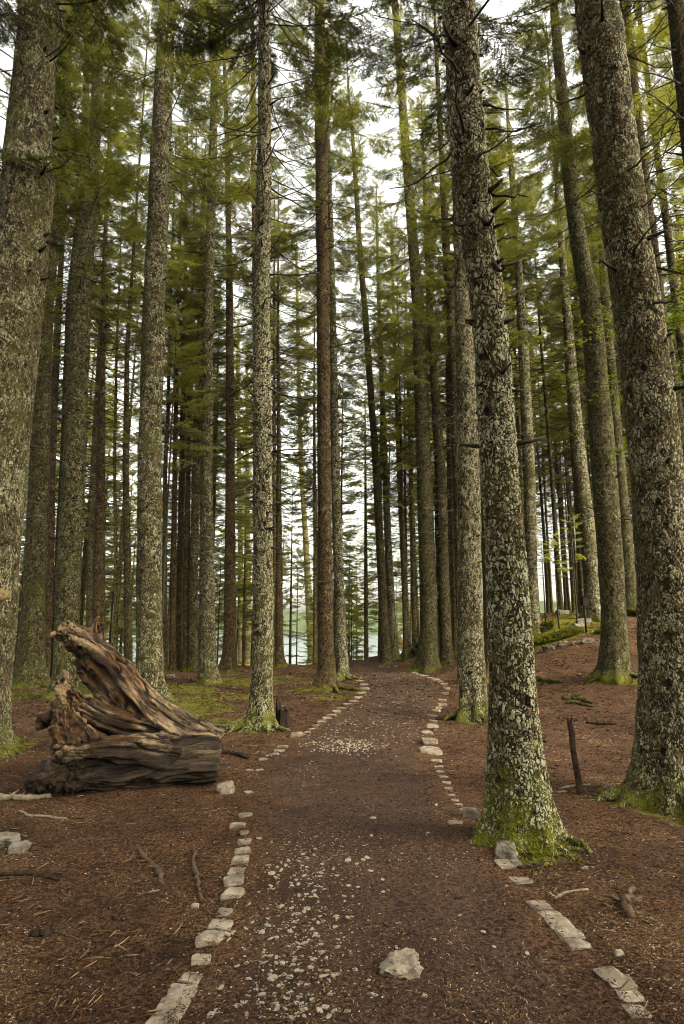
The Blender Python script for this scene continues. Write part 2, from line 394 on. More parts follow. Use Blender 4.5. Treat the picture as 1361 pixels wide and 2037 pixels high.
# ------------------------------------------------------------------ tree parts
def trunk_mesh(name, ax, rad, mat, nseg, dz, lobes, flare=.5, zf=.22, seed=0, zmax_fine=None):
    """ax: (n,3) axis relative to the base, ascending z; rad: radii"""
    H = ax[-1, 2]
    if zmax_fine: zs = np.concatenate([np.arange(-.3, zmax_fine, dz), np.arange(zmax_fine, H, .35)])
    else: zs = np.concatenate([np.arange(-.3, 1.2, dz*.5), np.arange(1.2, H, dz)])
    ext_z = np.concatenate([[-.5], ax[:, 2]]); 
    axx = np.interp(zs, ax[:, 2], ax[:, 0]); axy = np.interp(zs, ax[:, 2], ax[:, 1]); r = np.interp(zs, ax[:, 2], rad)
    w = max(1, int(1.2/dz/3)); 
    def sm(a):
        E = np.pad(a, w, mode='edge'); c = np.concatenate([[0], np.cumsum(E)]); return (c[2*w+1:]-c[:-2*w-1])/(2*w+1)
    axx, axy = sm(sm(axx)), sm(sm(axy)); r = sm(r)
    th = np.arange(nseg)*2*np.pi/nseg
    ZZ, TT = np.meshgrid(zs, th, indexing='ij')
    rr = np.repeat(r[:, None], nseg, 1); r0 = rad[0]
    zz = np.clip(ZZ, 0, None)
    fl = .30*np.exp(-zz/(zf*2.2)) + .25*np.exp(-zz/.10)
    for (a, s) in lobes:
        d = np.angle(np.exp(1j*(TT-a))); fl = fl + s*1.15*np.exp(-(d/.27)**2)*np.exp(-zz/zf)
    rr = rr + r0*flare*fl
    P = np.stack([np.cos(TT)*rr, np.sin(TT)*rr, ZZ], -1)
    rr = rr*(1 + .05*vnoise(P*[1, 1, .5], 3.0/max(r0*3, .3), seed) + .03*vnoise(P*[1, 1, .6], 11, seed+1))
    V = np.stack([axx[:, None]+np.cos(TT)*rr, axy[:, None]+np.sin(TT)*rr, ZZ], -1).reshape(-1, 3)
    m = len(zs); i = np.arange(m-1)[:, None]*nseg; j = np.arange(nseg)[None]; k = (j+1) % nseg
    Q = np.stack([i+j, i+k, i+nseg+k, i+nseg+j], -1).reshape(-1, 4)
    return mesh(name, V, [Q], mat, True)

def needles(mb_list, P, D, size, rng, dens=.03, wid=.28, spread=.9):
    """tri blades along a shoot from P to P+D, appended as (n,3,3)"""
    L = np.linalg.norm(D); n = max(2, int(L/dens)); u = np.linspace(.02, 1, n)
    d = D/L; up = np.array([0, 0, 1.]); s = np.cross(d, up); s /= np.linalg.norm(s)+1e-9; w = np.cross(s, d)
    for sg in (-1, 1):
        a = rng.uniform(.5, 1.1, n)*spread
        el = rng.uniform(-.5, .7, n)
        dirs = np.cos(a)[:, None]*d + np.sin(a)[:, None]*(sg*np.cos(el)[:, None]*s + np.sin(el)[:, None]*w)
        ln = size*rng.uniform(.7, 1.25, n)
        b = P + u[:, None]*D
        perp = np.cross(dirs, w + .6*rng.randn(n, 3)); perp /= np.linalg.norm(perp, axis=1)[:, None]+1e-9
        hw = (ln*wid*.5)[:, None]
        T = np.stack([b - perp*hw, b + perp*hw, b + dirs*ln[:, None]], 1)
        mb_list.append(T)
def bough(rng, L=2.2, size=.06, dens=.035, start=.3, droop=.25, wid=.28, gap=.075):
    m = 9; u = np.linspace(0, 1, m)
    side = rng.uniform(-.12, .12)
    P = np.stack([u*L, side*L*u*u, -droop*L*u*(1-u*.75)+.0*u], -1)
    mb = MB(); mb.tube(P, .016*(1-u*.85), 3, m=1)
    tris = []
    us = np.arange(start, .98, gap/L*1.0)
    for k, uu in enumerate(us):
        if rng.rand() < .08: continue
        b = np.array([np.interp(uu, u, P[:, i]) for i in range(3)])
        sg = 1 if k % 2 else -1
        ln = (.10 + .62*(1-uu)**.8*min(1, (uu-start)*4+.35))*rng.uniform(.6, 1.15)
        ang = R(rng.uniform(42, 68))*sg
        d = np.array([math.cos(ang), math.sin(ang), rng.uniform(-.38, .08)]); d /= np.linalg.norm(d)
        e = b + d*ln + np.array([0, 0, -.12*ln])
        mb.tube(np.stack([b, (b+e)/2+[0, 0, .02], e]), [.006, .004, .002], 3, m=1)
        needles(tris, b, e-b, size, rng, dens, wid)
        if ln > .25:
            for q_ in np.arange(.3, .95, .16):
                for s2 in (-1, 1):
                    if rng.rand() < .25: continue
                    a2 = ang + s2*R(rng.uniform(35, 55)); l2 = ln*.42*(1.1-q_)*rng.uniform(.7, 1.2)+.04
                    d2 = np.array([math.cos(a2), math.sin(a2), rng.uniform(-.4, .05)])
                    needles(tris, b+(e-b)*q_, d2*l2, size, rng, dens, wid)
    needles(tris, P[-3], P[-1]-P[-3], size, rng, dens, wid)
    T = np.concatenate(tris); nT = len(T)
    shade = np.repeat(rng.uniform(0, 1, nT), 3)
    mb.add(T.reshape(-1, 3), None, np.arange(nT*3).reshape(-1, 3), a=shade, m=0)
    return mb.arr()
def place(arrs, mb, M, off=0.0):
    V, Q, T, a, mq, mt = arrs
    V2 = V @ np.array(M.to_3x3()).T + np.array(M.translation)
    n0 = mb.n; mb.V.append(V2); mb.n += len(V2)
    if len(Q): mb.Q.append(Q+n0); mb.mq.append(mq)
    if len(T): mb.T.append(T+n0); mb.mt.append(mt)
    mb.a.append(np.clip(a*.6+off, 0, 1))
rng = np.random.RandomState(11)
BOUGHS = [bough(rng, 2.3, .070, .028, .28, rng.uniform(.1, .5), .29, gap=.062) for _ in range(5)]
SPARSE = [bough(rng, 2.3, .068, .03, .5, rng.uniform(.1, .5), .24, gap=.085) for _ in range(4)]
FARB = [bough(rng, 2.3, .13, .06, .25, rng.uniform(.1, .4), .36, gap=.085) for _ in range(4)]
def crown(rng, z0, z1, Rm, src, sparse=None, whorl=.42, per=4, low=.45, ztop=None, keep=1.0):
    """crown between z0 and z1 (tip), origin at the tree's base"""
    mb = MB(); z = z0
    while z < z1-.3:
        u = (z-z0)/(z1-z0)
        L = max(.45, Rm*(1-u)**.62)*(.55+.45*min(1, u/.15))
        p = per if u > .25 else max(2, per-1)
        a0 = rng.uniform(0, 6.28)
        for k in range(p):
            if rng.rand() > keep*(low + (1-low)*min(1, u/.22)): continue
            lib = sparse if (sparse and u < .3 and rng.rand() < .6) else src
            s = max(.12, L/2.3*rng.uniform(.7, 1.15))
            pitch = R(-8 + 38*u + rng.uniform(-17, 17)) 
            M = Matrix.Translation((0, 0, z+rng.uniform(-.15, .15))) @ Matrix.Rotation(a0+k*6.283/p+rng.uniform(-.35, .35), 4, 'Z') @ Matrix.Rotation(-pitch, 4, 'Y') @ Matrix.Rotation(rng.uniform(-.6, .6), 4, 'X') @ Matrix.Diagonal((s, s*rng.choice((-1, 1)), s, 1))
            place(lib[rng.randint(len(lib))], mb, M, rng.uniform(0, .4))
        z += whorl*rng.uniform(.7, 1.3)*(1-.45*u)
    return mb
def dead(rng, z0, z1, n, Lm, r=.012, sub=5, up=.0):
    mb = MB()
    for k in range(n):
        z = z0 + (z1-z0)*rng.rand()**.8; az = rng.uniform(0, 6.283); L = Lm*rng.uniform(.2, 1)**1.1*(.55+.45*(z-z0)/(z1-z0))
        m = 6; u = np.linspace(0, 1, m); d = np.array([math.cos(az), math.sin(az)])
        sl = rng.uniform(-.35, .15)+up; cv = rng.uniform(.0, .45)
        bend = rng.uniform(-.25, .25)
        P = np.stack([d[0]*u*L - d[1]*bend*L*u*u, d[1]*u*L + d[0]*bend*L*u*u, z + L*(sl*u + cv*(u*u-u))], -1)
        P[1:] += rng.randn(m-1, 3)*.012
        mb.tube(P, r*rng.uniform(.7, 1.3)*(1-.8*u)+.0015, 3)
        if L > .6:
            for q_ in range(rng.randint(sub//2, sub+1)):
                uu = rng.uniform(.3, .95); b = np.array([np.interp(uu, u, P[:, i]) for i in range(3)])
                a2 = az + rng.choice((-1, 1))*rng.uniform(.5, 1.1); l2 = L*rng.uniform(.12, .35)
                e = b + np.array([math.cos(a2), math.sin(a2), rng.uniform(-.5, .15)])*l2
                mb.tube(np.stack([b, (b+e)/2+rng.randn(3)*.01, e]), [r*.35, r*.28, .001], 3)
    return mb
def moss_fringe(rng, ax, r0): pass

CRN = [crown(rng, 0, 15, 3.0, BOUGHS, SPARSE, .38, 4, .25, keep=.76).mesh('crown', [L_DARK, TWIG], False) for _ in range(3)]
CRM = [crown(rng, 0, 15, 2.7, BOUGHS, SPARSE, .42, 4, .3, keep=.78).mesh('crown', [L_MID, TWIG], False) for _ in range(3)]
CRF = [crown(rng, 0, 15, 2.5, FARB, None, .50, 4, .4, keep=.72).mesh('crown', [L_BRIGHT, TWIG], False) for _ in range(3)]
DEAD = [dead(rng, 2.8, 15, 190, 2.6, .016, 7).mesh('branches', TWIG) for _ in range(3)]
DEADS = [dead(rng, 3.5, 14, 120, 1.8, .016, 4).mesh('branches', TWIG) for _ in range(2)]

# ------------------------------------------------------------------ the trees one can tell apart
REFS = []
TREES = []
def tree(label, pts, mat=None, D=None, H=None, cz=None, lobes=None, roots=(), flare=.75, zf=None, detail=0, crownset='n', dead_i=0, lobe_n=5, ref=None, stubs=(), cs=1.0):
    mat = mat or B_OLIVE
    bx, by, bw = pts[0]
    if D is None: base = ground(bx, by)
    else:
        base = at(bx, by, D); base[2] = float(terr(base[0], base[1]))
    D = base[1]; seed = len(TREES)*3+5; g = np.random.RandomState(seed)
    A = []; Rr = []
    for (x, y, w) in pts:
        p = at(x, y, D); zc = proj(p)[2]
        A.append(p-base); Rr.append(w/2*zc/F)
    A[0] = np.zeros(3); A = np.array(A); Rr = np.array(Rr)
    o = np.argsort(A[:, 2]); A = A[o]; Rr = Rr[o]
    H = H or (24 + g.uniform(-2, 3)); H = max(H, A[-1, 2]+3)
    # mild smooth growth of the part above the frame
    sl = (A[-1]-A[-2])/(A[-1, 2]-A[-2, 2]); top = A[-1] + sl*(H-A[-1, 2])*.6; top[2] = H
    A = np.vstack([A, top]); Rr = np.append(Rr, .02)
    A[0] = [0, 0, 0]
    ax = np.vstack([[A[0, 0]-(A[1, 0]-A[0, 0])*.0, 0, -.35], A]); rd = np.append(Rr[0], Rr)
    r0 = Rr[0]
    lobes = lobes or [(g.uniform(0, 6.283), g.uniform(.4, 1.1)) for _ in range(lobe_n)]
    zf = zf or .12+.5*r0
    e = link('spruce_tree', None, loc=base, label=label, cat='tree')
    if detail == 2: me = trunk_mesh('trunk', ax, rd, mat, 220, .016, lobes, flare, zf, seed, zmax_fine=min(H-1, 9.0))
    elif detail == 1: me = trunk_mesh('trunk', ax, rd, mat, 110, .035, lobes, flare, zf, seed, zmax_fine=min(H-1, 13.0))
    else: me = trunk_mesh('trunk', ax, rd, mat, 28, .25, lobes, flare, zf, seed)
    link('trunk', me, e)
    # crown and bare branches follow the stem's lean
    cz = (cz-.5) if cz is not None else 9.5 + g.uniform(-1, 2)
    a0 = np.array([np.interp(cz, ax[:, 2], ax[:, k]) for k in range(3)]); a1 = ax[-1]
    d = Vector(a1-a0); q_ = Vector((0, 0, 1)).rotation_difference(d.normalized())
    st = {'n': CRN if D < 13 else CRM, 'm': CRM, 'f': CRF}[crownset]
    c = link('crown', st[g.randint(len(st))], e, loc=a0); c.rotation_mode = 'QUATERNION'
    s = (H-cz)/15.0
    c.rotation_quaternion = q_ @ Euler((0, 0, g.uniform(0, 6.28))).to_quaternion(); c.scale = (cs, cs, s)
    mb = MB(); zb = 4.2 if detail == 2 else 2.6 if dead_i == 2 else 2.6; zt = min(cz+3, H-2)
    def on(z, az, k_=.9):
        c_ = np.array([np.interp(z, ax[:, 2], ax[:, q_]) for q_ in range(3)]); r_ = float(np.interp(z, ax[:, 2], rd))*k_
        return c_ + np.array([math.cos(az)*r_, math.sin(az)*r_, 0]), r_
    z = (3.2 if detail == 2 else 2.3) if detail else 2.0
    while z < zt:                       # broken stubs and knots round every whorl
        for k in range(g.randint(2, 6)):
            az = g.uniform(0, 6.283); b, r_ = on(z+g.uniform(-.12, .12), az); L = g.uniform(.03, .13)*(1 if g.rand() < .8 else 2.2)
            d = np.array([math.cos(az), math.sin(az), g.uniform(-.1, .6)]); rr = g.uniform(.008, .018)*(1+r_)
            mb.tube(np.stack([b-d*.02, b+d*L*.5, b+d*L+g.randn(3)*.01]), [rr*1.5, rr, rr*.6], 5)
        z += g.uniform(.22, .5)
    nd = {0: 105, 1: 65, 2: 26}[dead_i]; Lm = {0: 2.5, 1: 1.7, 2: 1.5}[dead_i]
    for k in range(nd):                 # long bare limbs
        z = zb+(zt-zb)*g.rand()**.75; az = g.uniform(0, 6.283); b, r_ = on(z, az); L = Lm*g.uniform(.2, 1)**1.1*(.5+.5*(z-zb)/(zt-zb))
        u = np.linspace(0, 1, 6); dx, dy = math.cos(az), math.sin(az); sl = g.uniform(-.4, .2); cv = g.uniform(0, .5); bd = g.uniform(-.3, .3); r2 = g.uniform(.009, .017)
        P = b + np.stack([dx*u*L-dy*bd*L*u*u, dy*u*L+dx*bd*L*u*u, L*(sl*u+cv*(u*u-u))], -1); P[1:] += g.randn(5, 3)*.015
        mb.tube(P, r2*(1-.8*u)+.002, 4 if detail else 3)
        for q_ in range(g.randint(2, 7) if L > .5 else 0):
            uu = g.uniform(.25, .95); c_ = np.array([np.interp(uu, u, P[:, q2]) for q2 in range(3)]); a2 = az+g.choice((-1, 1))*g.uniform(.5, 1.1); l2 = L*g.uniform(.12, .38)
            e2 = c_+np.array([math.cos(a2), math.sin(a2), g.uniform(-.6, .15)])*l2
            mb.tube(np.stack([c_, (c_+e2)/2+g.randn(3)*.012, e2]), [r2*.4, r2*.3, .0015], 3)
    link('branches', mb.mesh('branches', TWIG), e, kind='stuff')
    for (ang, L, rr) in roots:
        m = 26; u = np.linspace(0, 1, m); a = R(ang)
        wob = .12*np.sin(u*5+g.uniform(0, 6))*u*L
        x = np.cos(a)*(r0*.55+u*L) - np.sin(a)*wob; y = np.sin(a)*(r0*.55+u*L) + np.cos(a)*wob
        z = terr(base[0]+x, base[1]+y)-base[2]
        rad = rr*(1-.82*u)
        zz = z + rad*.25 + rr*1.9*np.exp(-u*L/(.16+rr)) - .05*sstep(.75, 1, u)
        V, Q, T = tube(np.stack([x, y, zz], -1), rad, 14)
        V = V + (.15*rr*fbm(V, 9, 2, seed))[:, None]
        link('root', mesh('root', V, [Q, T], mat), e)
    for (p0, p1, rr) in stubs:
        a = at(*p0, D)-base; b = at(*p1, D-.22)-base; a[1] -= r0*.6
        n_ = 8; u = np.linspace(0, 1, n_)[:, None]
        P = a*(1-u)+b*u + np.array([0, 0, -.06])*np.sin(u*3.1)
        V, Q, T = tube(P, rr*(1-.75*u[:, 0])*(1+.25*g.rand(n_)), 8)
        link('branch_stub', mesh('branch_stub', V, [Q, T], STICK_DARK), e)
    if ref: REFS.append((proj(at(*pts[0][:2], D))[0] if False else np.interp(-1150, [-p[1] for p in pts], [p[0] for p in pts]), ref))
    TREES.append((base, r0, e)); MOSSC.append((base[0], base[1], max(.35, r0*2.0)))
    return e, base

T = tree
T('huge grey flaky trunk cut off by the left edge of the photo', [(-62, 1488, 128), (-45, 1250, 134), (-12, 900, 122), (33, 560, 108), (65, 309, 92), (84, 0, 85)], B_GREY, detail=2, ref='left-edge trunk', roots=((-20, .8, .12), (-75, .6, .1)), dead_i=2, cz=11)
T('upright spruce with spreading mossy roots, second trunk from the left edge', [(62, 1366, 47), (65, 1250, 43), (79, 925, 37), (91, 600, 28), (128, 300, 20), (136, 0, 17)], B_OLIVE, ref='mossy-rooted trunk', roots=((-30, .9, .09), (200, .8, .09), (250, .5, .08)), flare=.8, lobe_n=7)
T('slim spruce half hidden between two thick trunks left of the log', [(95, 1345, 20), (96, 1250, 19), (103, 925, 15), (117, 600, 12), (126, 450, 9)], B_BROWN)
T('dark straight spruce behind the raised tip of the log, overlapping a paler trunk', [(118, 1350, 30), (122, 1150, 28), (131, 925, 22), (141, 600, 18), (165, 380, 14), (176, 0, 11)], B_DARK, D=18.5)
T('stout grey-olive spruce directly behind the raised tip of the log', [(134, 1362, 48), (136, 1150, 46), (148, 925, 44), (161, 600, 38), (188, 300, 22), (200, 0, 17)], B_OLIVE, D=15.5, ref='log-tip trunk')
T('narrow spruce just left of the reddish trunk behind the log', [(178, 1335, 14), (179, 1150, 13), (186, 925, 11), (203, 600, 8), (213, 420, 6)], B_OLIVE, D=25, dead_i=1)
T('reddish-brown spruce rising behind the back prong of the log', [(197, 1345, 25), (197, 1150, 24), (201, 925, 17), (204, 700, 11), (206, 560, 8)], B_BROWN, D=20)
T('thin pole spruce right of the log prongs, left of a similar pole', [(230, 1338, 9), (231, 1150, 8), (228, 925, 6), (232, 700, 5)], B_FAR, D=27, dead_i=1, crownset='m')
T('straight dark spruce pole just left of the broad blotched trunk', [(255, 1342, 17), (255, 1200, 16), (250, 925, 12), (253, 700, 9), (262, 560, 6)], B_DARK, dead_i=1)
T('broad spruce with grey lichen blotches standing behind the right part of the log', [(299, 1396, 52), (297, 1200, 49), (297, 925, 45), (307, 600, 43), (321, 300, 40), (333, 0, 33)], B_WHITE, detail=1, ref='broad blotched trunk', roots=((-15, .6, .1), (200, .4, .09)), cz=12.5, dead_i=2)
T('leaning slim spruce directly right of the broad blotched trunk', [(326, 1336, 11), (327, 1200, 10), (329, 925, 8), (334, 840, 7), (339, 600, 6)], B_DARK, dead_i=1)
T('slim brown spruce, first of the trio left of the straight mid-left trunk', [(343, 1336, 13), (345, 1150, 12), (348, 925, 9), (352, 700, 7)], B_BROWN, dead_i=1)
T('middle slim spruce of the trio left of the straight mid-left trunk', [(355, 1334, 14), (357, 1150, 13), (363, 925, 12), (366, 700, 10), (369, 550, 7), (371, 350, 5)], B_DARK, dead_i=0)
T('smooth brown spruce touching its wider neighbour left of the straight mid-left trunk', [(371, 1334, 15), (371, 1200, 14), (374, 925, 9), (378, 700, 7)], B_BROWN, dead_i=1)
T('wider smooth spruce pressed against the straight mid-left trunk on its left', [(385, 1335, 20), (384, 1200, 18), (391, 925, 16), (398, 650, 12), (405, 400, 9)], B_OLIVE, dead_i=0)
T('straight grey spruce on the moss, midway between log end and pale trunk', [(413, 1358, 34), (412, 1200, 31), (411, 925, 23), (414, 600, 21), (424, 300, 16), (430, 0, 12)], B_WHITE, ref='straight mid-left trunk', cz=12)
T('spruce with dark flared foot at the forest rim, left of the lake gap', [(457, 1338, 27), (458, 1200, 24), (458, 925, 18), (457, 600, 14), (452, 300, 9), (447, 130, 7)], B_BROWN, flare=.9, lobe_n=6)
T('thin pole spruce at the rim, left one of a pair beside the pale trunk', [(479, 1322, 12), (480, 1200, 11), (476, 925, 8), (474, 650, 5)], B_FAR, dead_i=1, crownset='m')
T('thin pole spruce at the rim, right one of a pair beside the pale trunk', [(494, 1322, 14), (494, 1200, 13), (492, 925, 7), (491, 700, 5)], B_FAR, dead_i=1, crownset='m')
T('pale lichen-covered spruce with flared foot beside the small rotten stump', [(520, 1450, 42), (524, 1200, 41), (522, 925, 37), (520, 600, 35), (526, 300, 28), (527, 0, 22)], B_PALE, detail=1, ref='lichen-pale trunk', roots=((188, .9, .1), (205, .5, .09), (-25, .45, .07), (-70, .35, .08)), flare=.75, lobes=[(3.3, 1.2), (3.8, .8), (5.9, 1.0), (4.9, .5), (1.2, .6)], cz=13, dead_i=0)
T('slim brown spruce hidden behind the upper half of the lichen-pale trunk', [(512, 1340, 14), (512, 1200, 13), (510, 925, 12), (508, 600, 11), (505, 300, 11), (503, 100, 9)], B_BROWN, D=24)
T('smooth brown spruce at the rim directly right of the lichen-pale trunk', [(556, 1325, 17), (555, 1200, 15), (555, 925, 9), (553, 700, 6)], B_BROWN, dead_i=0)
T('narrow spruce tucked between the lichen-pale trunk and the smooth brown one', [(547, 1325, 9), (547, 1200, 9), (546, 925, 8), (545, 650, 5)], B_FAR, dead_i=1)
T('leaning spruce with hooked foot at the lake gap', [(622, 1320, 18), (617, 1240, 15), (607, 1050, 11), (599, 925, 9), (593, 700, 7), (590, 500, 5)], B_FAR, dead_i=0, roots=((190, .7, .1),), flare=.9, crownset='m')
T('tall brown spruce with spreading mossy roots left of the path', [(652, 1372, 33), (648, 1250, 31), (645, 925, 27), (643, 600, 26), (641, 300, 25), (635, 0, 23)], B_BROWN, detail=1, ref='tall brown trunk', roots=((190, 1.3, .11), (215, .8, .1), (-20, 1.1, .1), (-60, .7, .09), (-100, .5, .08)), flare=.9, lobe_n=7, cz=12, dead_i=0)
T('grey spruce right behind the tall brown trunk left of the path', [(682, 1350, 24), (677, 1250, 22), (667, 925, 18), (662, 600, 13), (654, 300, 8)], B_WHITE, roots=((-10, .6, .08), (-60, .6, .07)), flare=.8)
T('dark leaning spruce standing in the bend of the path', [(768, 1322, 22), (762, 1200, 18), (748, 925, 14), (725, 600, 12), (716, 500, 11), (704, 300, 8), (694, 190, 5)], B_DARK, ref='dark path-bend trunk', flare=.7)
T('pale slim spruce just behind the dark trunk in the bend', [(785, 1296, 20), (777, 1200, 17), (766, 925, 12), (754, 600, 8), (750, 450, 6)], B_WHITE, D=32)
T('leaning slim spruce rising left of the two thick trunks at the curb end', [(812, 1285, 15), (807, 1200, 13), (794, 925, 10), (786, 700, 7), (780, 500, 5)], B_FAR, D=33, crownset='m')
T('thin spruce pole beside the dead mossy branches at the path end', [(826, 1285, 11), (823, 1200, 9), (816, 925, 7), (810, 700, 5)], B_FAR, D=36, dead_i=1, crownset='m')
T('thick spruce with flared foot where the right stone curb begins', [(852, 1335, 38), (854, 1220, 35), (843, 925, 30), (832, 600, 25), (823, 500, 21), (808, 300, 18), (785, 0, 13)], B_OLIVE, ref='curb-end trunk', roots=((200, .7, .1), (-15, 1.0, .09), (-50, .6, .08)), flare=.85, lobe_n=7, cz=11.5)
T('smooth dark spruce right behind the thick trunk at the curb end', [(890, 1325, 25), (885, 1220, 22), (876, 925, 21), (860, 700, 15), (848, 450, 10)], B_DARK)
T('narrow brown spruce showing between two trunks right of the curb end', [(908, 1318, 14), (905, 1200, 12), (898, 925, 11), (890, 700, 8)], B_BROWN, D=27, dead_i=1)
T('slender spruce whose top shows left of the foreground trunk', [(921, 1320, 20), (914, 1100, 19), (904, 800, 18), (896, 600, 17), (888, 500, 16), (878, 300, 11), (868, 100, 8)], B_DARK, D=20)
T('flaky-barked spruce with mossy foot directly left of the foreground trunk', [(944, 1432, 50), (935, 1250, 50), (932, 925, 45), (922, 600, 34), (912, 300, 26), (900, 0, 20)], B_GREY, detail=1, ref='mossy-footed flaky trunk', roots=((190, .45, .1), (-30, .6, .1), (-80, .4, .1)), flare=.6, zf=.35, dead_i=2, cz=12)
T('dark trunk base glimpsed in the slit left of the foreground trunk', [(975, 1352, 24), (972, 1200, 22), (965, 925, 18), (955, 600, 14)], B_DARK, dead_i=1)
T('foreground lichen-white spruce with bright mossy foot, nearest on the right', [(1030, 1672, 122), (1027, 1560, 112), (1022, 1400, 91), (1014, 1220, 84), (993, 925, 73), (972, 600, 66), (954, 500, 67), (932, 300, 72), (912, 0, 62)], B_PALE, detail=2, ref='foreground trunk',
  lobes=[(-.25, 1.3), (-1.0, .7), (-2.0, .5), (3.4, 1.2), (2.2, .6), (.9, .7)], flare=.42, zf=.2, roots=((-25, .42, .07), (-48, .3, .06)), dead_i=2, cz=11.5,
  stubs=(((932, 456), (896, 437), .018), ((955, 458), (982, 427), .026), ((975, 541), (1006, 529), .02), ((904, 115), (881, 42), .03), ((930, 402), (948, 392), .012), ((915, 306), (899, 252), .014), ((1000, 735), (985, 728), .012)))
T('spruce seen just behind the right side of the foreground trunk', [(1063, 1257, 24), (1060, 1200, 21), (1052, 925, 24), (1042, 700, 20), (1030, 500, 14), (1015, 300, 10)], B_WHITE)
T('pale grey spruce beside the small nest box on the rise', [(1184, 1232, 31), (1180, 1200, 29), (1168, 1050, 30), (1152, 925, 30), (1134, 700, 20), (1118, 500, 13), (1104, 300, 8)], B_WHITE, roots=((-30, .5, .09),))
T('tall dark-grey spruce with mossy roots midway between foreground and right-edge trunks', [(1223, 1348, 52), (1220, 1200, 47), (1202, 925, 46), (1175, 600, 38), (1153, 500, 33), (1129, 300, 26), (1100, 0, 18)], B_OLIVE, detail=1, ref='tall dark-grey trunk', roots=((-20, 1.0, .08), (-45, .7, .09), (190, .6, .07)), flare=.6, lobe_n=6, cz=12, dead_i=2)
T('spruce on the rise tucked behind the tall dark-grey trunk', [(1256, 1222, 32), (1251, 1150, 28), (1232, 925, 22), (1205, 600, 17), (1190, 400, 12)], B_OLIVE)
T('huge flaky-barked spruce with mossy buttress roots at the right edge', [(1350, 1600, 150), (1340, 1400, 124), (1329, 1220, 110), (1305, 925, 97), (1269, 600, 88), (1249, 500, 85), (1223, 300, 84), (1189, 0, 84)], B_GREY, detail=2, ref='right-edge trunk', lobes=[(3.35, 1.1), (4.1, .5), (4.9, .8), (5.5, .7), (1, .6), (2.3, .7)], flare=.55, zf=.32, roots=((186, .6, .12), (-105, .55, .13), (-65, .5, .1)), dead_i=2, cz=12)
T('dark spruce leaning behind the huge right-edge trunk', [(1392, 1330, 32), (1370, 1050, 30), (1335, 750, 27), (1310, 600, 25), (1285, 400, 24), (1262, 200, 22), (1243, 0, 19)], B_DARK, D=14, dead_i=0)
T('slim dark spruce in the top right corner left of the cut-off trunk', [(1430, 1300, 20), (1375, 800, 18), (1350, 650, 16), (1327, 450, 14), (1300, 250, 12), (1273, 40, 8)], B_DARK, D=19, dead_i=0)
T('dark spruce cut off by the top right corner of the photo', [(1545, 1450, 62), (1480, 1000, 56), (1420, 600, 48), (1374, 250, 40), (1345, 0, 34)], B_DARK, D=10, dead_i=0)
T('spruce just outside the left edge reaching its branches into the photo', [(-330, 1500, 60), (-200, 700, 44), (-90, 0, 30)], B_DARK, D=9, dead_i=0, cz=7)

# ------------------------------------------------------------------ background forest: copies of three full trees
GROVE = []
def proto(mat, r, H, cset, cz, dlib, k):
    ax = np.array([[0, 0, -.35], [0, 0, 0], [.05, 0, H*.3], [-.05, 0, H*.6], [0, 0, H]]); rd = np.array([r, r, r*.8, r*.5, .02])
    g = np.random.RandomState(k)
    lob = [(g.uniform(0, 6.28), g.uniform(.4, 1)) for _ in range(5)]
    return (trunk_mesh('trunk', ax, rd, mat, 14, .5, lob, .6, .25, k), cset, cz, dlib)
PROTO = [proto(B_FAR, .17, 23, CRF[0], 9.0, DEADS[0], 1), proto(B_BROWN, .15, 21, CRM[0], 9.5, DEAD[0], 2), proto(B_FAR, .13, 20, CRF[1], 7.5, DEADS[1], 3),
         proto(B_WHITE, .19, 24, CRM[1], 10, DEAD[1], 4), proto(B_OLIVE, .16, 22, CRF[2], 8.0, DEADS[0], 5), proto(B_DARK, .14, 21, CRM[2], 9.0, DEAD[2], 6)]
MP = np.array([[b[0], b[1]] for b, r, e in TREES])
GAPS = [(563, 613), (424, 440)]
FAR = []
def far_tree(x, y, s, k=None, g=rs):
    k = g.randint(len(PROTO)) if k is None else k
    me, cs, cz, dl = PROTO[k]
    z = float(terr(x, y))
    e = link('spruce_tree', None, loc=(x, y, z), cat='tree'); e.rotation_euler = (g.uniform(-.02, .02), g.uniform(-.02, .02), g.uniform(0, 6.28))
    rad = g.uniform(.6, 1.1)
    tr = link('trunk', me, e); tr.scale = (rad, rad, s)
    c = link('crown', cs, e, loc=(0, 0, cz*s)); c.scale = (1.0, 1.0, s*(23-cz)/15.); c.rotation_euler.z = g.uniform(0, 6.28)
    d = link('branches', dl, e, kind='stuff'); d.scale = (1, 1, s*.8); d.rotation_euler.z = g.uniform(0, 6.28)
    return e
n_try = 0
pos = []
while len(pos) < 235 and n_try < 9000:
    n_try += 1
    y = 25+50*rs.rand()**1.5
    x = rs.uniform(-.72, .78)*y
    px, py, zc = proj((x, y, float(terr(x, y))+1.0))
    if px < -200 or px > 1560: continue
    if x > 8 and y < 26: continue
    if y < 36 and 690 < px < 800: continue
    if any(a-6 < px < b+6 for a, b in GAPS): continue
    if px < 680 and rs.rand() < .25: continue
    if x < 2 and y < 29: continue
    if np.min(np.hypot(MP[:, 0]-x, MP[:, 1]-y)) < 1.3: continue
    if pos and np.min(np.hypot(np.array(pos)[:, 0]-x, np.array(pos)[:, 1]-y)) < 1.4: continue
    pos.append((x, y))
for (x, y) in pos:
    e = far_tree(x, y, rs.uniform(.85, 1.12)); FAR.append((proj((x, y, float(terr(x, y))+4.0))[0], y, e))
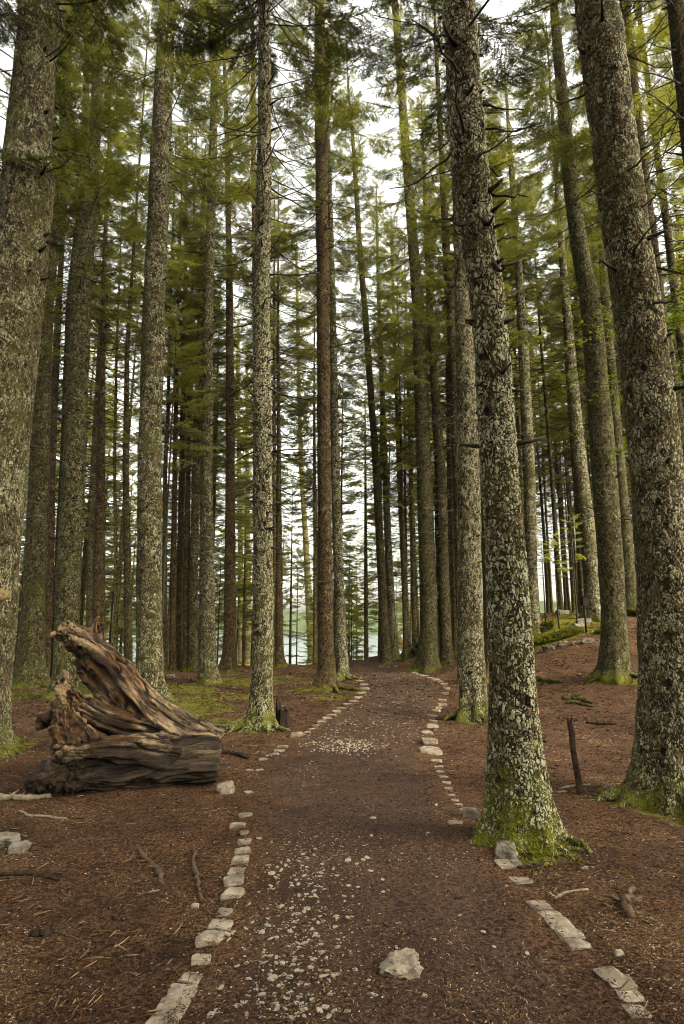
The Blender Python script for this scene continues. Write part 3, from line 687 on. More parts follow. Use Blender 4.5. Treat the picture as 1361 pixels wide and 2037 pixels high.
# more forest, unseen: spruces added beside and behind the viewer to shade the foreground
for k, (x, y) in enumerate([(-3.5, -3), (1.5, -5.5), (5.5, -2.5), (-7.5, 2), (-4, -8), (-2, -10), (7, -8), (-8.5, -6), (11.5, 8), (-12, 8), (-10, 13), (2, -15), (3.4, -2.2), (4, -8), (-1.5, -4.8), (-5.5, -1), (8.5, -6.5), (6.6, 1.0), (9.6, .2), (5.2, -.8), (13, -2)]):
    e = far_tree(x, y, rs.uniform(1., 1.15), 3 if k % 2 else 1); e.children[1].data = CRN[k % 3]; e.children[1].location.z = 5.0; e.children[1].scale = (1.15, 1.15, 1.2); e['label'] = 'tall unseen spruce added beside or behind the viewpoint to shade the foreground'; e['group'] = 'unseen shading spruces around the viewpoint'
ORD = ['first', 'second', 'third', 'fourth', 'fifth', 'sixth', 'seventh', 'eighth', 'ninth', 'tenth', 'eleventh', 'twelfth', 'thirteenth', 'fourteenth', 'fifteenth', 'sixteenth', 'seventeenth', 'eighteenth', 'nineteenth', 'twentieth']
REFS.sort(); FAR.sort(key=lambda f: f[0])
bins = {}
for px, y, e in FAR:
    i = sum(1 for r in REFS if r[0] < px); bins.setdefault(i, []).append(e)
for i, es in bins.items():
    a = REFS[i-1][1] if i > 0 else None; b = REFS[i][1] if i < len(REFS) else None
    for k, e in enumerate(es):
        w = ORD[k] if k < 20 else 'last'
        if a and b: e['label'] = f"{w} thin distant spruce from left between {a} and {b}"
        elif b: e['label'] = f"{w} thin distant spruce from the left, left of {b}"
        else: e['label'] = f"{w} thin distant spruce from the left, right of {a}"
        e['group'] = 'thin distant spruces of the background forest'

# ------------------------------------------------------------------ ground mesh now that the moss places are known
for (px, py, r) in [(300, 1405, 1.0), (350, 1400, .9), (400, 1415, .8), (440, 1385, 1.2), (480, 1355, 1.3), (350, 1370, 1.2), (420, 1440, .5), (510, 1360, .8), (560, 1350, .8), (150, 1375, .8), (30, 1385, .9), (1110, 1262, 1.1), (740, 1305, 1.2), (850, 1300, 1.2), (1200, 1255, .7), (660, 1388, .5), (1250, 1352, .5), (1110, 1265, 1.2), (1090, 1245, 1.5), (1130, 1235, 1.5), (1080, 1358, .3)]:
    p = ground(px, py); MOSSC.append((p[0], p[1], r))
gm = mesh('ground', GV, [GQ], GROUND, True, attrs={'moss': mossval(GV[:, 0], GV[:, 1])})
link('ground', gm, label='reddish brown forest floor of needles and moss patches', kind='structure')
def gz(x, y):
    x = np.asarray(x, float); y = np.asarray(y, float)
    return terr(x, y) + .012*fbm(np.stack([x, y, 0*x], -1), 4.0, 3, 21)*sstep(30, 12, y)

# ------------------------------------------------------------------ stones
def ico(sub):
    t_ = (1+5**.5)/2
    V = [(-1, t_, 0), (1, t_, 0), (-1, -t_, 0), (1, -t_, 0), (0, -1, t_), (0, 1, t_), (0, -1, -t_), (0, 1, -t_), (t_, 0, -1), (t_, 0, 1), (-t_, 0, -1), (-t_, 0, 1)]
    Fc = [(0, 11, 5), (0, 5, 1), (0, 1, 7), (0, 7, 10), (0, 10, 11), (1, 5, 9), (5, 11, 4), (11, 10, 2), (10, 7, 6), (7, 1, 8), (3, 9, 4), (3, 4, 2), (3, 2, 6), (3, 6, 8), (3, 8, 9), (4, 9, 5), (2, 4, 11), (6, 2, 10), (8, 6, 7), (9, 8, 1)]
    V = [np.array(v)/np.linalg.norm(v) for v in V]
    for _ in range(sub):
        c = {}; N = []
        def m(a, b):
            k = (min(a, b), max(a, b))
            if k not in c: v = V[a]+V[b]; V.append(v/np.linalg.norm(v)); c[k] = len(V)-1
            return c[k]
        for a, b, d in Fc:
            x, y, z = m(a, b), m(b, d), m(d, a); N += [(a, x, z), (b, y, x), (d, z, y), (x, y, z)]
        Fc = N
    return np.array(V), np.array(Fc)
ICO = {k: ico(k) for k in (1, 2, 3, 4)}
def stone(rng, dx, dy, dz, sub=3, box=(.62, .8), rough=.06):
    V, Fc = ICO[sub]
    N = [rng.randn(3) for _ in range(12)] + [np.array(a, float)+rng.randn(3)*.12 for a in ((1, 0, 0), (-1, 0, 0), (0, 1, 0), (0, -1, 0), (0, 0, 1), (0, 0, -1))]
    N = np.array([n/np.linalg.norm(n) for n in N]); dd = np.concatenate([rng.uniform(.85, 1.15, 12), rng.uniform(box[0], box[1], 6)])
    dp = V @ N.T; r = np.where(dp > .05, dd/np.clip(dp, .05, None), 9).min(1); r = np.minimum(r, 1.25)
    P = V*r[:, None]; P = P/np.abs(P).max(0)
    P = P*(1+rough*fbm(P, 2.5, 3, rng.randint(999)))[:, None]
    return P*np.array([dx, dy, dz])/2, Fc
def put_stone(px, py, wpx, hfrac=.5, dfrac=.8, mat=STONE, label=None, rot=None, group=None, sub=3, cat='stone', sink=.35, name='stone', rough=.06, box=(.62, .8)):
    p = ground(px, py); zc = proj(p)[2]; w = wpx*zc/F
    g = np.random.RandomState(int(px*7+py) % 99991)
    V, Fc = stone(g, w, w*dfrac, w*hfrac, sub, rough=rough, box=box)
    a = rot if rot is not None else g.uniform(-.3, .3)
    c, s = math.cos(a), math.sin(a); V = V @ np.array([[c, s, 0], [-s, c, 0], [0, 0, 1]])
    return link(name, mesh(name, V, [Fc], mat, False), loc=(p[0], p[1], float(gz(p[0], p[1]))+w*hfrac*(.5-sink)), label=label, cat=cat, group=group)
def resample(poly, spec): return poly
LS = [(327, 2033, 60, .35), (349, 2003, 62, .4), (363, 1973, 50, .4), (380, 1947, 44, .4), (401, 1914, 36, .6), (419, 1874, 52, .5), (438, 1846, 42, .5), (447, 1820, 32, .5), (470, 1817, 17, .4),
      (464, 1784, 38, .7), (467, 1757, 38, .6), (470, 1735, 32, .5), (476, 1713, 32, .6), (482, 1693, 30, .5), (486, 1674, 26, .6), (487, 1657, 18, .6), (472, 1646, 27, .5), (490, 1623, 28, .45), (495, 1578, 17, .5),
      (496, 1534, 13, .5), (516, 1534, 15, .5), (524, 1513, 17, .6), (535, 1507, 13, .5), (546, 1502, 17, .5), (556, 1495, 18, .6), (563, 1488, 17, .5), (589, 1465, 19, .9), (604, 1463, 9, .6), (612, 1458, 12, .5), (622, 1452, 12, .5), (632, 1445, 15, .5),
      (641, 1438, 16, .5), (651, 1431, 15, .5), (661, 1425, 16, .5), (670, 1418, 15, .5), (680, 1411, 15, .6), (692, 1404, 16, .6), (703, 1397, 14, .6), (712, 1390, 15, .6), (720, 1381, 15, .6), (726, 1372, 14, .6), (724, 1363, 13, .5), (716, 1356, 13, .5)]
RSn = [(1268, 2022, 48, .35), (1250, 1985, 46, .35), (1236, 1962, 44, .35), (1214, 1946, 48, .35), (1176, 1906, 14, .4), (1146, 1880, 42, .4), (1130, 1862, 44, .4), (1112, 1843, 42, .4), (1096, 1825, 36, .4), (1076, 1808, 42, .4), (1036, 1756, 40, .4),
       (1004, 1723, 32, .5), (912, 1666, 17, .5), (907, 1642, 28, .4), (918, 1627, 13, .4), (920, 1614, 14, .5), (913, 1602, 14, .4), (905, 1593, 15, .4), (898, 1583, 15, .4), (892, 1572, 16, .4), (887, 1560, 17, .4), (882, 1548, 17, .4), (877, 1537, 16, .5), (873, 1525, 16, .5), (868, 1514, 20, .5),
       (858, 1497, 36, .5), (855, 1479, 25, .7), (849, 1462, 18, .6), (859, 1448, 20, .8), (862, 1436, 15, .6), (862, 1426, 14, .6), (867, 1415, 14, .6), (873, 1410, 12, .6), (879, 1404, 16, .8), (880, 1394, 13, .6), (886, 1382, 12, .8), (888, 1371, 12, .8),
       (884, 1362, 12, .5), (876, 1357, 13, .5), (866, 1353, 13, .5), (856, 1350, 12, .5), (846, 1347, 12, .5), (836, 1344, 12, .5), (826, 1341, 12, .5)]
def ordw(i):
    if i < 20: return ORD[i]
    tens = {2: 'twenty', 3: 'thirty', 4: 'forty'}[(i+1)//10]; u_ = (i+1) % 10
    return {0: {20: 'twentieth', 30: 'thirtieth', 40: 'fortieth'}[i+1]}.get(u_, None) if u_ == 0 else tens+'-'+ORD[u_-1]
for side, L_, poly in (('left', LS, LEFT), ('right', RSn, RIGHT)):
    for i, (x, y, w, h) in enumerate(L_):
        j = min(range(len(poly)-1), key=lambda k: abs((poly[k][1]+poly[k+1][1])/2-y))
        a, b = ground(*poly[j]), ground(*poly[j+1]); ang = math.atan2(b[1]-a[1], b[0]-a[0]) if y > 1500 else 0
        size = 'broad flat' if w > 40 else 'chunky' if h > .55 else 'small pale' if w < 16 else 'flat pale'
        put_stone(x, y, w*(1.2 if y > 1500 else 1.4), h*.62, .8 if y > 1850 and side == 'left' else .95 if y > 1500 else .9, STONE, f"{size} edging stone, {ordw(i)} from the front in the {side} path border", rot=(ang+math.pi/2+.0) if w > 24 else None, group=f'stones edging the {side} side of the path', sub=3 if w > 24 else 2, name='edging_stone', sink=.38)
put_stone(797, 1940, 86, .6, .8, STONE, 'large rough white rock lying alone on the path in front', sub=4, cat='rock', name='rock', sink=.27, rough=.22, box=(.85, 1.05))
put_stone(799, 1967, 28, .4, .8, STONE, 'small flat stone right in front of the large white rock', cat='stone')
put_stone(450, 1577, 40, .6, .8, STONE, 'rounded pale rock by the cut end of the log', sub=3, cat='rock', name='rock', sink=.15, rough=.1)
put_stone(1007, 1708, 46, .8, .8, STONE_D, 'grey angular rock beneath the mossy foot of the foreground trunk', sub=4, cat='rock', name='rock', sink=.2, rough=.12)
put_stone(1025, 1722, 22, .7, .8, STONE_D, 'small dark rock leaning on the angular rock by the foreground trunk', cat='rock', name='rock')
put_stone(935, 1628, 32, .8, .5, STONE_D, 'dark tilted rock left of the foreground trunk', cat='rock', name='rock', sink=.2)
put_stone(38, 1692, 44, .4, .8, STONE_D, 'greenish angular rock near the left edge', sub=3, cat='rock', name='rock', sink=.15)
put_stone(8, 1678, 64, .3, .8, STONE_D, 'long pale rock cut by the left edge', sub=3, cat='rock', name='rock', sink=.15)
put_stone(683, 0+1412, 0+1, .5) if False else None
put_stone(1233, 1900, 20, .6, .8, STONE, 'lone pale pebble right of the right path border')
put_stone(388, 1804, 17, .5, .8, STONE, 'lone white pebble left of the left path border')
for k, (x, y, w, l) in enumerate([(1078, 1254, 24, 'pale boulder on the mossy rise, leftmost'), (1162, 1240, 30, 'dark mossy boulder beside the pale grey spruce on the rise'), (1120, 1222, 26, 'mossy boulder at the back of the rise'), (1150, 1247, 22, 'low boulder in front of the dark one on the rise'), (1120, 1283, 22, 'flat pale rock in the bare soil of the rise'), (1092, 1294, 26, 'flat light rock slab embedded below the mossy rise'), (1145, 1281, 18, 'tilted pale rock right of the flat one on the rise'), (1170, 1278, 24, 'pale rock just left of the tall dark-grey trunk')]):
    put_stone(x, y, w, .5, .9, STONE_D, l, cat='boulder' if 'boulder' in l else 'rock', name='boulder' if 'boulder' in l else 'rock', sink=.3)
for (x, y, w, l) in [(758, 1328, 10, 'small stone left of the foot of the dark trunk in the bend'), (772, 1330, 12, 'small stone in front of the dark trunk in the bend'), (786, 1327, 10, 'small stone right of the foot of the dark trunk in the bend'), (341, 1347, 16, 'brown rock lying on moss right of the broad trunk')]:
    put_stone(x, y, w, .6, .8, STONE_D, l)

# white chips strewn on the path: the 300 largest as stones of their own, the finer ones as gravel
PEB = []
for k in range(8):
    V, Fc = stone(np.random.RandomState(50+k), 1, .75, .26, 1 if k < 4 else 2, rough=.16); PEB.append(mesh('pebble', V, [Fc], CHIP, False))
g = np.random.RandomState(77)
def path_px(n):
    out = []
    while len(out) < n:
        r = g.rand()
        if r < .62:
            y = g.uniform(1660, 2037); cx = np.interp(y, [1660, 1750, 1900, 2037], [650, 600, 600, 560]); x = cx + g.randn()*np.interp(y, [1660, 1750, 2037], [75, 55, 75])
        elif r < .72: x, y = g.normal(700, 45), g.normal(1487, 9)
        elif r < .80: x, y = g.uniform(560, 1200), g.uniform(1600, 2000)
        else:
            y = 1330+140*g.rand()**1.3; lx = np.interp(-y, [-p[1] for p in LEFT], [p[0] for p in LEFT]); rx = np.interp(-y, [-p[1] for p in RIGHT], [p[0] for p in RIGHT]); x = g.uniform(lx, rx)
        lx = np.interp(-y, [-p[1] for p in LEFT], [p[0] for p in LEFT]); rx = np.interp(-y, [-p[1] for p in RIGHT], [p[0] for p in RIGHT])
        if lx+8 < x < rx-8: out.append((x, y))
    return out
cnt = 0
CPX = [q_ for q_ in path_px(900) if q_[1] > 1600][:296]
for (x, y), p in zip(CPX, ground_v(*np.array(CPX).T)):
    s = g.uniform(.014, .038)*(1.35 if g.rand() < .15 else 1)
    o = link('limestone_chip', PEB[g.randint(8)], loc=(p[0], p[1], float(gz(p[0], p[1]))+.022+s*.05), label='white limestone chip strewn on the dark soil of the path', cat='pebble', group='white chips strewn on the path')
    o.scale = (s, s*g.uniform(.6, 1.1), s*g.uniform(.7, 1.2)); o.rotation_euler = (g.uniform(-.3, .3), g.uniform(-.3, .3), g.uniform(0, 6.28)); cnt += 1
mb = MB(); PV = [stone(np.random.RandomState(150+k), 1, .75, .35, 1) for k in range(6)]
PP = path_px(3000)
for (x, y), p in zip(PP, ground_v(*np.array(PP).T)):
    s = g.uniform(.006, .013) if y > 1600 else g.uniform(.014, .034)
    if y > 1600 and g.rand() < .68: continue
    V, Fc = PV[g.randint(6)]; a = g.uniform(0, 6.28); c_, s_ = math.cos(a), math.sin(a)
    mb.add(V*s @ np.array([[c_, s_, 0], [-s_, c_, 0], [0, 0, 1]]) + [p[0], p[1], float(gz(p[0], p[1]))+.024], None, Fc)
CY = g.uniform(1340, 2037, 1300); CX = g.uniform(0, 1361, 1300)
for x, y, p in zip(CX, CY, ground_v(CX, CY)):       # scattered crumbs beside the path
    s = g.uniform(.006, .014)*(1 if p[1] < 8 else 1.8)
    V, Fc = PV[g.randint(6)]
    mb.add(V*s + [p[0], p[1], float(gz(p[0], p[1]))+.003], None, Fc)
link('gravel', mb.mesh('gravel', CHIP, False), label='fine pale gravel crumbs strewn over path and ground', cat='gravel', kind='stuff')

# ------------------------------------------------------------------ litter: needles, bark bits and small twigs
t = NT('litter'); v = t.attr('var')
t.bsdf(t.ramp(v, [(0, (.022, .012, .008)), (.3, (.075, .040, .020)), (.65, (.20, .115, .058)), (1, (.46, .35, .21))]), .9, .2); LITTER = t.m
def litter(n, ymin, ymax, xr, lmin, lmax, name, seed, avoid=0.0):
    g = np.random.RandomState(seed)
    d = 1/np.sqrt(g.uniform(1/ymax**2, 1/ymin**2, n)); d = np.where(g.rand(n) < .5, d, g.uniform(ymin, ymax, n)); x = g.uniform(-xr, xr, n)*d
    L = g.uniform(lmin, lmax, n)*np.clip(d/4, 1, 4.5); a = g.uniform(0, np.pi, n); w = L*g.uniform(.08, .3, n)
    lx = np.interp(d, La[:, 1], La[:, 0]); rx = np.interp(d, La[:, 1], Ra[:, 0]); inp = (x > lx) & (x < rx)
    keep = ~inp | (g.rand(n) < .5); x, d, L, a, w = x[keep], d[keep], L[keep], a[keep], w[keep]; inp = inp[keep]; n = len(x)
    z = gz(x, d) + np.where(inp, .026, .004)
    u = np.stack([np.cos(a), np.sin(a), g.uniform(-.25, .25, n)], -1); s = np.stack([-np.sin(a), np.cos(a), g.uniform(-.5, .5, n)], -1)
    c = np.stack([x, d, z], -1); Lk = L[:, None]*.5; wk = w[:, None]*.5
    bend = np.array([0, 0, 1.])*(L*.12)[:, None]
    V = np.stack([c-u*Lk-s*wk*.5, c+bend-s*wk, c+u*Lk, c+bend+s*wk], 1).reshape(-1, 3)
    Q = np.arange(n*4).reshape(-1, 4)
    va = np.repeat(np.clip(g.beta(1.6, 2.4, n) + .28*fbm(np.stack([x, d, 0*x], -1), 1.7, 3, 55), 0, 1), 4)
    return mesh(name, V, [Q], LITTER, False, attrs={'var': va})
link('leaf_litter', litter(330000, 2.4, 32, .75, .009, .030, 'leaf_litter', 5), label='dry needles and bark bits covering the forest floor', cat='litter', kind='stuff')
mb = MB(); g = np.random.RandomState(8)
TY = 1380+650*g.rand(1500)**.8; TX = g.uniform(-30, 1390, 1500)
for p in ground_v(TX, TY):
    lx = np.interp(p[1], La[:, 1], La[:, 0]); rx = np.interp(p[1], La[:, 1], Ra[:, 0])
    if lx < p[0] < rx and g.rand() < .75: continue
    L = g.uniform(.02, .11)*(1.4 if p[1] > 7 else 1); a = g.uniform(0, 6.28); n = 5; u = np.linspace(-.5, .5, n)
    P = np.stack([p[0]+np.cos(a)*u*L, p[1]+np.sin(a)*u*L+g.uniform(-.3, .3)*L*u*u, np.zeros(n)], -1)
    P[:, 2] = gz(P[:, 0], P[:, 1]) + .012 + g.uniform(0, .015)
    mb.tube(P, np.array([.6, 1, 1, .9, .5])*g.uniform(.0015, .0042), 4, a=g.uniform(0, .85)**1.2)
link('twig_litter', mb.mesh('twig_litter', LITTER), label='countless short dry twigs littering the brown soil', cat='twigs', kind='stuff')

# ------------------------------------------------------------------ sticks
def stick(name, label, pts, rpx, mat, cat='stick', zr=0.6, fork=None):
    P = np.array([ground(*p) for p in pts]); zc = proj(P.mean(0))[2]; r = rpx*zc/F
    base = P.mean(0); base[2] = float(gz(base[0], base[1]))
    m = 14; Q_ = smooth_path(P, m); g = np.random.RandomState(abs(int(pts[0][0]*3+pts[0][1]))+3); Q_[:, :2] += g.randn(m, 2)*r*.35; Q_[:, 2] = gz(Q_[:, 0], Q_[:, 1]) + r*zr*.6 + g.rand(m)*r*.3
    rad = r*(.65+.35*np.sin(np.linspace(.3, 3.0, m)))*(1+.2*g.randn(m).clip(-1, 1))
    mb = MB(); n_ = 10; mb.tube(Q_-base, rad[:, None]*(1+.16*g.randn(m, n_)), n_)
    for q_ in range(2 if r > .006 else 0):
        i_ = g.randint(3, m-3); a_ = g.uniform(0, 6.28); b_ = Q_[i_]-base; mb.tube(np.stack([b_, b_+np.array([math.cos(a_), math.sin(a_), .5])*r*g.uniform(1.5, 4)]), [r*.45, r*.25], 6)
    for (i, L, a) in (fork or ()):
        b = Q_[i]-base; e = b + np.array([math.cos(a)*L, math.sin(a)*L, .03]); mb.tube(np.stack([b, (b+e)/2+[0, 0, .01], e]), [r*.6, r*.45, r*.15], 6)
    return link(name, mb.mesh(name, mat), loc=base, label=label, cat=cat)
stick('stick', 'curved reddish stick lying on bare soil left of the straight one', [(277, 1690), (300, 1718), (316, 1735), (321, 1762)], 5.5, STICK_BROWN)
stick('stick', 'long bent stick pointing toward the camera beside the left path border', [(383, 1692), (385, 1730), (394, 1760), (400, 1790)], 4.5, STICK_BROWN)
stick('stick', 'short straight stick touching the left path border', [(399, 1794), (444, 1787)], 3.5, STICK_BROWN)
stick('bark_slab', 'yellowish peeled piece of wood at the left edge below the log', [(-15, 1588), (40, 1591), (98, 1586)], 7, STICK_PALE, 'wood piece')
stick('branch', 'pale thin curved branch below the yellowish wood piece', [(38, 1612), (60, 1624), (95, 1623), (135, 1628)], 2.6, STICK_PALE, 'branch')
stick('branch', 'dark branch lying at the left edge in the foreground', [(-20, 1739), (40, 1738), (85, 1740), (118, 1752)], 5, STICK_DARK, 'branch')
stick('branch', 'brown curved twig low on the left foreground soil', [(115, 1855), (150, 1868), (176, 1874), (182, 1886), (160, 1906)], 2.6, STICK_BROWN, 'branch')
stick('branch', 'thin twig forking near the lower left border stones', [(300, 1942), (306, 1920), (330, 1913), (352, 1912)], 1.8, STICK_BROWN, 'branch')
stick('branch', 'thin branch below the dark forked root on the left soil', [(60, 1858), (84, 1862), (103, 1853)], 6, STICK_DARK, 'branch')
stick('branch', 'dark broken branch lying right of the log end', [(432, 1502), (460, 1497), (493, 1511)], 5, STICK_DARK, 'branch')
stick('branch', 'brown branch in front of the dark one beside the log end', [(434, 1520), (470, 1520)], 3.5, STICK_BROWN, 'branch')
stick('branch', 'light forked branch at the right side of the foreground', [(1100, 1788), (1112, 1786), (1126, 1778), (1170, 1776)], 3.2, STICK_PALE, 'branch', fork=((2, .08, -2.2), (1, .05, 2.8)))
stick('driftwood', 'dark knotty piece of wood on the right foreground soil', [(1256, 1772), (1252, 1795), (1235, 1805), (1262, 1832)], 9, STICK_BROWN, 'wood piece', fork=((7, .12, 3.0),))
stick('branch', 'dark branch pointing right from the angular rock by the foreground trunk', [(1030, 1726), (1055, 1725), (1082, 1722)], 3.2, STICK_DARK, 'branch')
stick('branch', 'pale stick on the soil below the foreground trunk', [(1155, 1731), (1183, 1727)], 2.4, STICK_PALE, 'branch')
stick('branch', 'pale stick crossing the soil beside the foot of the leaning stake', [(1112, 1568), (1140, 1566), (1174, 1565)], 2.6, STICK_PALE, 'branch')
stick('branch', 'short stick just in front of the stake beside the foreground trunk', [(1110, 1578), (1127, 1575)], 2.6, STICK_PALE, 'branch')
stick('branch', 'forked dark twig on the dim soil inside the path', [(788, 1640), (800, 1655), (830, 1690)], 2.5, STICK_DARK, 'branch')
stick('branch', 'thin upright-looking twig left of the path beside a flat stone', [(550, 1628), (553, 1612), (562, 1602)], 2, STICK_BROWN, 'branch')
stick('branch', 'thin stick lying beside the flat stone left of the path', [(505, 1625), (545, 1627)], 1.8, STICK_BROWN, 'branch')
stick('branch', 'orange-brown wood splinter on the soil below the curved stick', [(295, 1774), (318, 1771)], 2.4, STICK_PALE, 'branch')
MOSSWOOD = plain('mossy_wood', (.03, .022, .012), (.085, .095, .016), 9, .95, .01)
for (l, pts, r) in [('dark mossy exposed root between the stake and the tall dark-grey trunk', [(1120, 1392), (1150, 1390), (1178, 1398)], 5),
                    ('second mossy root strand below the dark exposed one', [(1125, 1400), (1150, 1400), (1182, 1407)], 3.5),
                    ('thin exposed root on bare soil above the leaning stake', [(1168, 1440), (1200, 1442), (1226, 1441)], 3.5),
                    ('mossy root patch poking out right of the foreground trunk', [(1062, 1355), (1090, 1358), (1120, 1360)], 5),
                    ('root running left from the flaky trunk toward the right border', [(868, 1432), (888, 1433), (905, 1430)], 3.0),
                    ('dark root end emerging right of the foreground trunk at stake height', [(1066, 1474), (1086, 1477)], 5)]:
    stick('exposed_root', l, pts, r, MOSSWOOD if 'moss' in l else STICK_DARK, 'root', .3)
# leaning stake
a = ground(1154, 1580); b = at(1133, 1434, a[1]+.1); u = np.linspace(0, 1, 16)[:, None]; P = (b-a)*u; P[:, 0] += .004*np.sin(u[:, 0]*9); P[0, 2] -= .1
V, Q, Tn = tube(P, .034*(1-.2*u[:, 0])*(1+.03*rs.randn(16)), 14); V[-13:-1, 2] += .04*rs.randn(12)
V = V + (.008*fbm(V*[1, 1, .3], 25, 3, 3))[:, None]
STAKE = plain('stake_wood', (.022, .013, .009), (.085, .05, .032), 22, .9, .01)
link('wooden_stake', mesh('stake', V, [Q, Tn], STAKE), loc=a, label='dark leaning wooden stake stuck in the soil right of the foreground trunk', cat='stake')
# small rotten stump
def stump(px, py, wpx, hpx, label, mat, seed):
    a = ground(px, py); zc = proj(a)[2]; r = wpx/2*zc/F; h = hpx*zc/F
    g = np.random.RandomState(seed); n = 40; zs = np.linspace(-.1, h*.65, 14); th = np.arange(n)*2*np.pi/n
    ZZ, TT = np.meshgrid(zs, th, indexing='ij')
    rim = .72 + .33*vnoise(np.stack([np.cos(th)*2.2, np.sin(th)*2.2, 0*th], -1), 1.3, seed) + .1*g.rand(n)
    rim[int(n*.35):int(n*.5)] += .5; 
    ZZ = ZZ*np.where(ZZ > 0, rim[None]/.65*.8, 1)
    rr = r*(1+.35*np.exp(-np.clip(ZZ, 0, None)/(h*.2)))*(1+.08*np.sin(TT*7+1)+.06*np.sin(TT*13))
    Vo = np.stack([np.cos(TT)*rr, np.sin(TT)*rr, ZZ], -1); Vi = Vo[::-1]*[.62, .62, 1]; Vi[..., 2] = np.maximum(Vi[..., 2]-.02, h*.15)
    V = np.concatenate([Vo, Vi]).reshape(-1, 3); m = 28
    i = np.arange(m-1)[:, None]*n; j = np.arange(n)[None]; k = (j+1) % n
    Q = np.stack([i+j, i+k, i+n+k, i+n+j], -1).reshape(-1, 4)
    return link('tree_stump', mesh('stump', V, [Q], mat), loc=a, label=label, cat='stump')
stump(562, 1446, 26, 52, 'small dark rotten stump with a jagged spike beside the lichen-pale trunk', STICK_DARK, 4)
stump(803, 1290, 22, 26, 'orange-brown broken stump at the far end of the path', plain('stump_orange', (.10, .05, .02), (.22, .13, .06), 12), 6)
for (l, pts, r) in [('mossy fallen branch sloping down right of the far orange stump', [(808, 1280), (822, 1288), (840, 1296)], 4.5), ('pale fallen dead branch beside the far orange stump', [(815, 1294), (830, 1284), (842, 1276)], 3), ('dark mossy fallen log left of the thick trunk at the curb end', [(806, 1302), (825, 1298), (846, 1302)], 5)]:
    stick('fallen_branch', l, pts, r, STICK_PALE if 'pale' in l else MOSSWOOD, 'branch', 1.2)

# ------------------------------------------------------------------ the big dead log with its torn root end
LD = ground(250, 1583)[1] + .35
def lp(x, y, dd=0.0): return at(x, y, LD+dd+(x-250)*.0052*.30)
LPX = proj(lp(250, 1500))[2]/F
CH = [  # (points (px, py, depth offset, radius px)), grain id
 [(431, 1508, 0, 56), (380, 1509, 0, 58), (320, 1516, 0, 57), (250, 1530, -.03, 47), (180, 1536, -.08, 42), (120, 1541, -.12, 34), (74, 1553, -.15, 22), (46, 1566, -.15, 10)],
 [(431, 1495, .05, 54), (370, 1478, .08, 50), (320, 1440, .12, 44), (275, 1392, .16, 36), (232, 1340, .2, 35), (195, 1300, .22, 31), (160, 1270, .24, 26), (133, 1252, .25, 22), (124, 1240, .25, 11), (129, 1228, .25, 2)],
 [(350, 1478, .1, 46), (300, 1445, .1, 40), (255, 1445, .1, 32), (205, 1432, .08, 26), (165, 1405, .05, 22), (140, 1380, .02, 14), (128, 1368, 0, 6)],
 [(300, 1445, .22, 42), (240, 1395, .25, 36), (190, 1342, .28, 25), (160, 1306, .28, 15)],
 [(330, 1500, -.12, 40), (270, 1492, -.15, 33), (210, 1492, -.2, 25), (160, 1498, -.22, 20), (122, 1500, -.22, 17), (105, 1492, -.2, 12)],
 [(150, 1500, -.2, 18), (128, 1470, -.15, 22), (122, 1440, -.12, 18), (118, 1405, -.1, 15), (124, 1375, -.1, 10), (133, 1340, -.08, 4)],
 [(150, 1465, -.05, 16), (135, 1430, 0, 17), (105, 1425, 0, 18), (86, 1432, 0, 13), (78, 1442, 0, 7)],
 [(200, 1490, -.15, 18), (175, 1462, -.12, 14), (150, 1432, -.1, 13), (134, 1400, -.08, 12)],
 [(230, 1380, .45, 30), (205, 1320, .5, 18), (186, 1280, .52, 16), (183, 1255, .52, 11), (192, 1234, .52, 5), (198, 1226, .52, 1)],
 [(208, 1335, .5, 18), (203, 1285, .5, 14), (206, 1250, .5, 8), (203, 1232, .5, 2)],
 [(255, 1400, .4, 22), (228, 1345, .42, 13), (220, 1325, .42, 14), (224, 1305, .42, 9), (231, 1290, .42, 2)],
 [(140, 1270, .25, 14), (118, 1262, .25, 7), (103, 1266, .22, 2)],
 [(150, 1290, .2, 13), (127, 1282, .18, 6), (112, 1284, .18, 2)],
]
mb = MB(); SEG = []
for ci, ch in enumerate(CH):
    P = np.array([lp(x, y, d) for x, y, d, r in ch]); rr = np.array([r for *_, r in ch])*LPX
    m = len(ch)*6; S = smooth_path(np.column_stack([P, rr]), m); P2, r2 = S[:, :3], np.clip(S[:, 3], .004, None)
    n = 30; th = np.arange(n)*2*np.pi/n
    k = 5 + ci % 3
    prof = 1 + .10*np.sin(k*th+ci)+.06*np.sin((k+4)*th+2*ci)
    V, Q, Tn = tube(P2, r2[:, None]*prof[None], n)
    mb.add(V, Q, Tn); 
    s = np.concatenate([[0], np.cumsum(np.linalg.norm(np.diff(P2, axis=0), axis=1))])
    SEG.append((P2, s, ci, r2))
lm = mb.mesh('tmp_log', STICK_DARK)
tmp = bpy.data.objects.new('tmp_log', lm); COL.objects.link(tmp)
md = tmp.modifiers.new('r', 'REMESH'); md.mode = 'VOXEL'; md.voxel_size = .012
sm_ = tmp.modifiers.new('s', 'SMOOTH'); sm_.factor = .5; sm_.iterations = 14
dg = bpy.context.evaluated_depsgraph_get(); ev = bpy.data.meshes.new_from_object(tmp.evaluated_get(dg))
bpy.data.objects.remove(tmp)
V = np.empty(len(ev.vertices)*3, np.float32); ev.vertices.foreach_get('co', V); V = V.reshape(-1, 3).astype(float)
Nn = np.empty(len(ev.vertices)*3, np.float32); ev.vertices.foreach_get('normal', Nn); Nn = Nn.reshape(-1, 3).astype(float)
allP = np.vstack([s[0] for s in SEG]); alls = np.concatenate([s[1] for s in SEG]); allr = np.concatenate([s[3] for s in SEG]); allid = np.concatenate([np.full(len(s[1]), s[2]) for s in SEG])
fib = np.zeros_like(V)
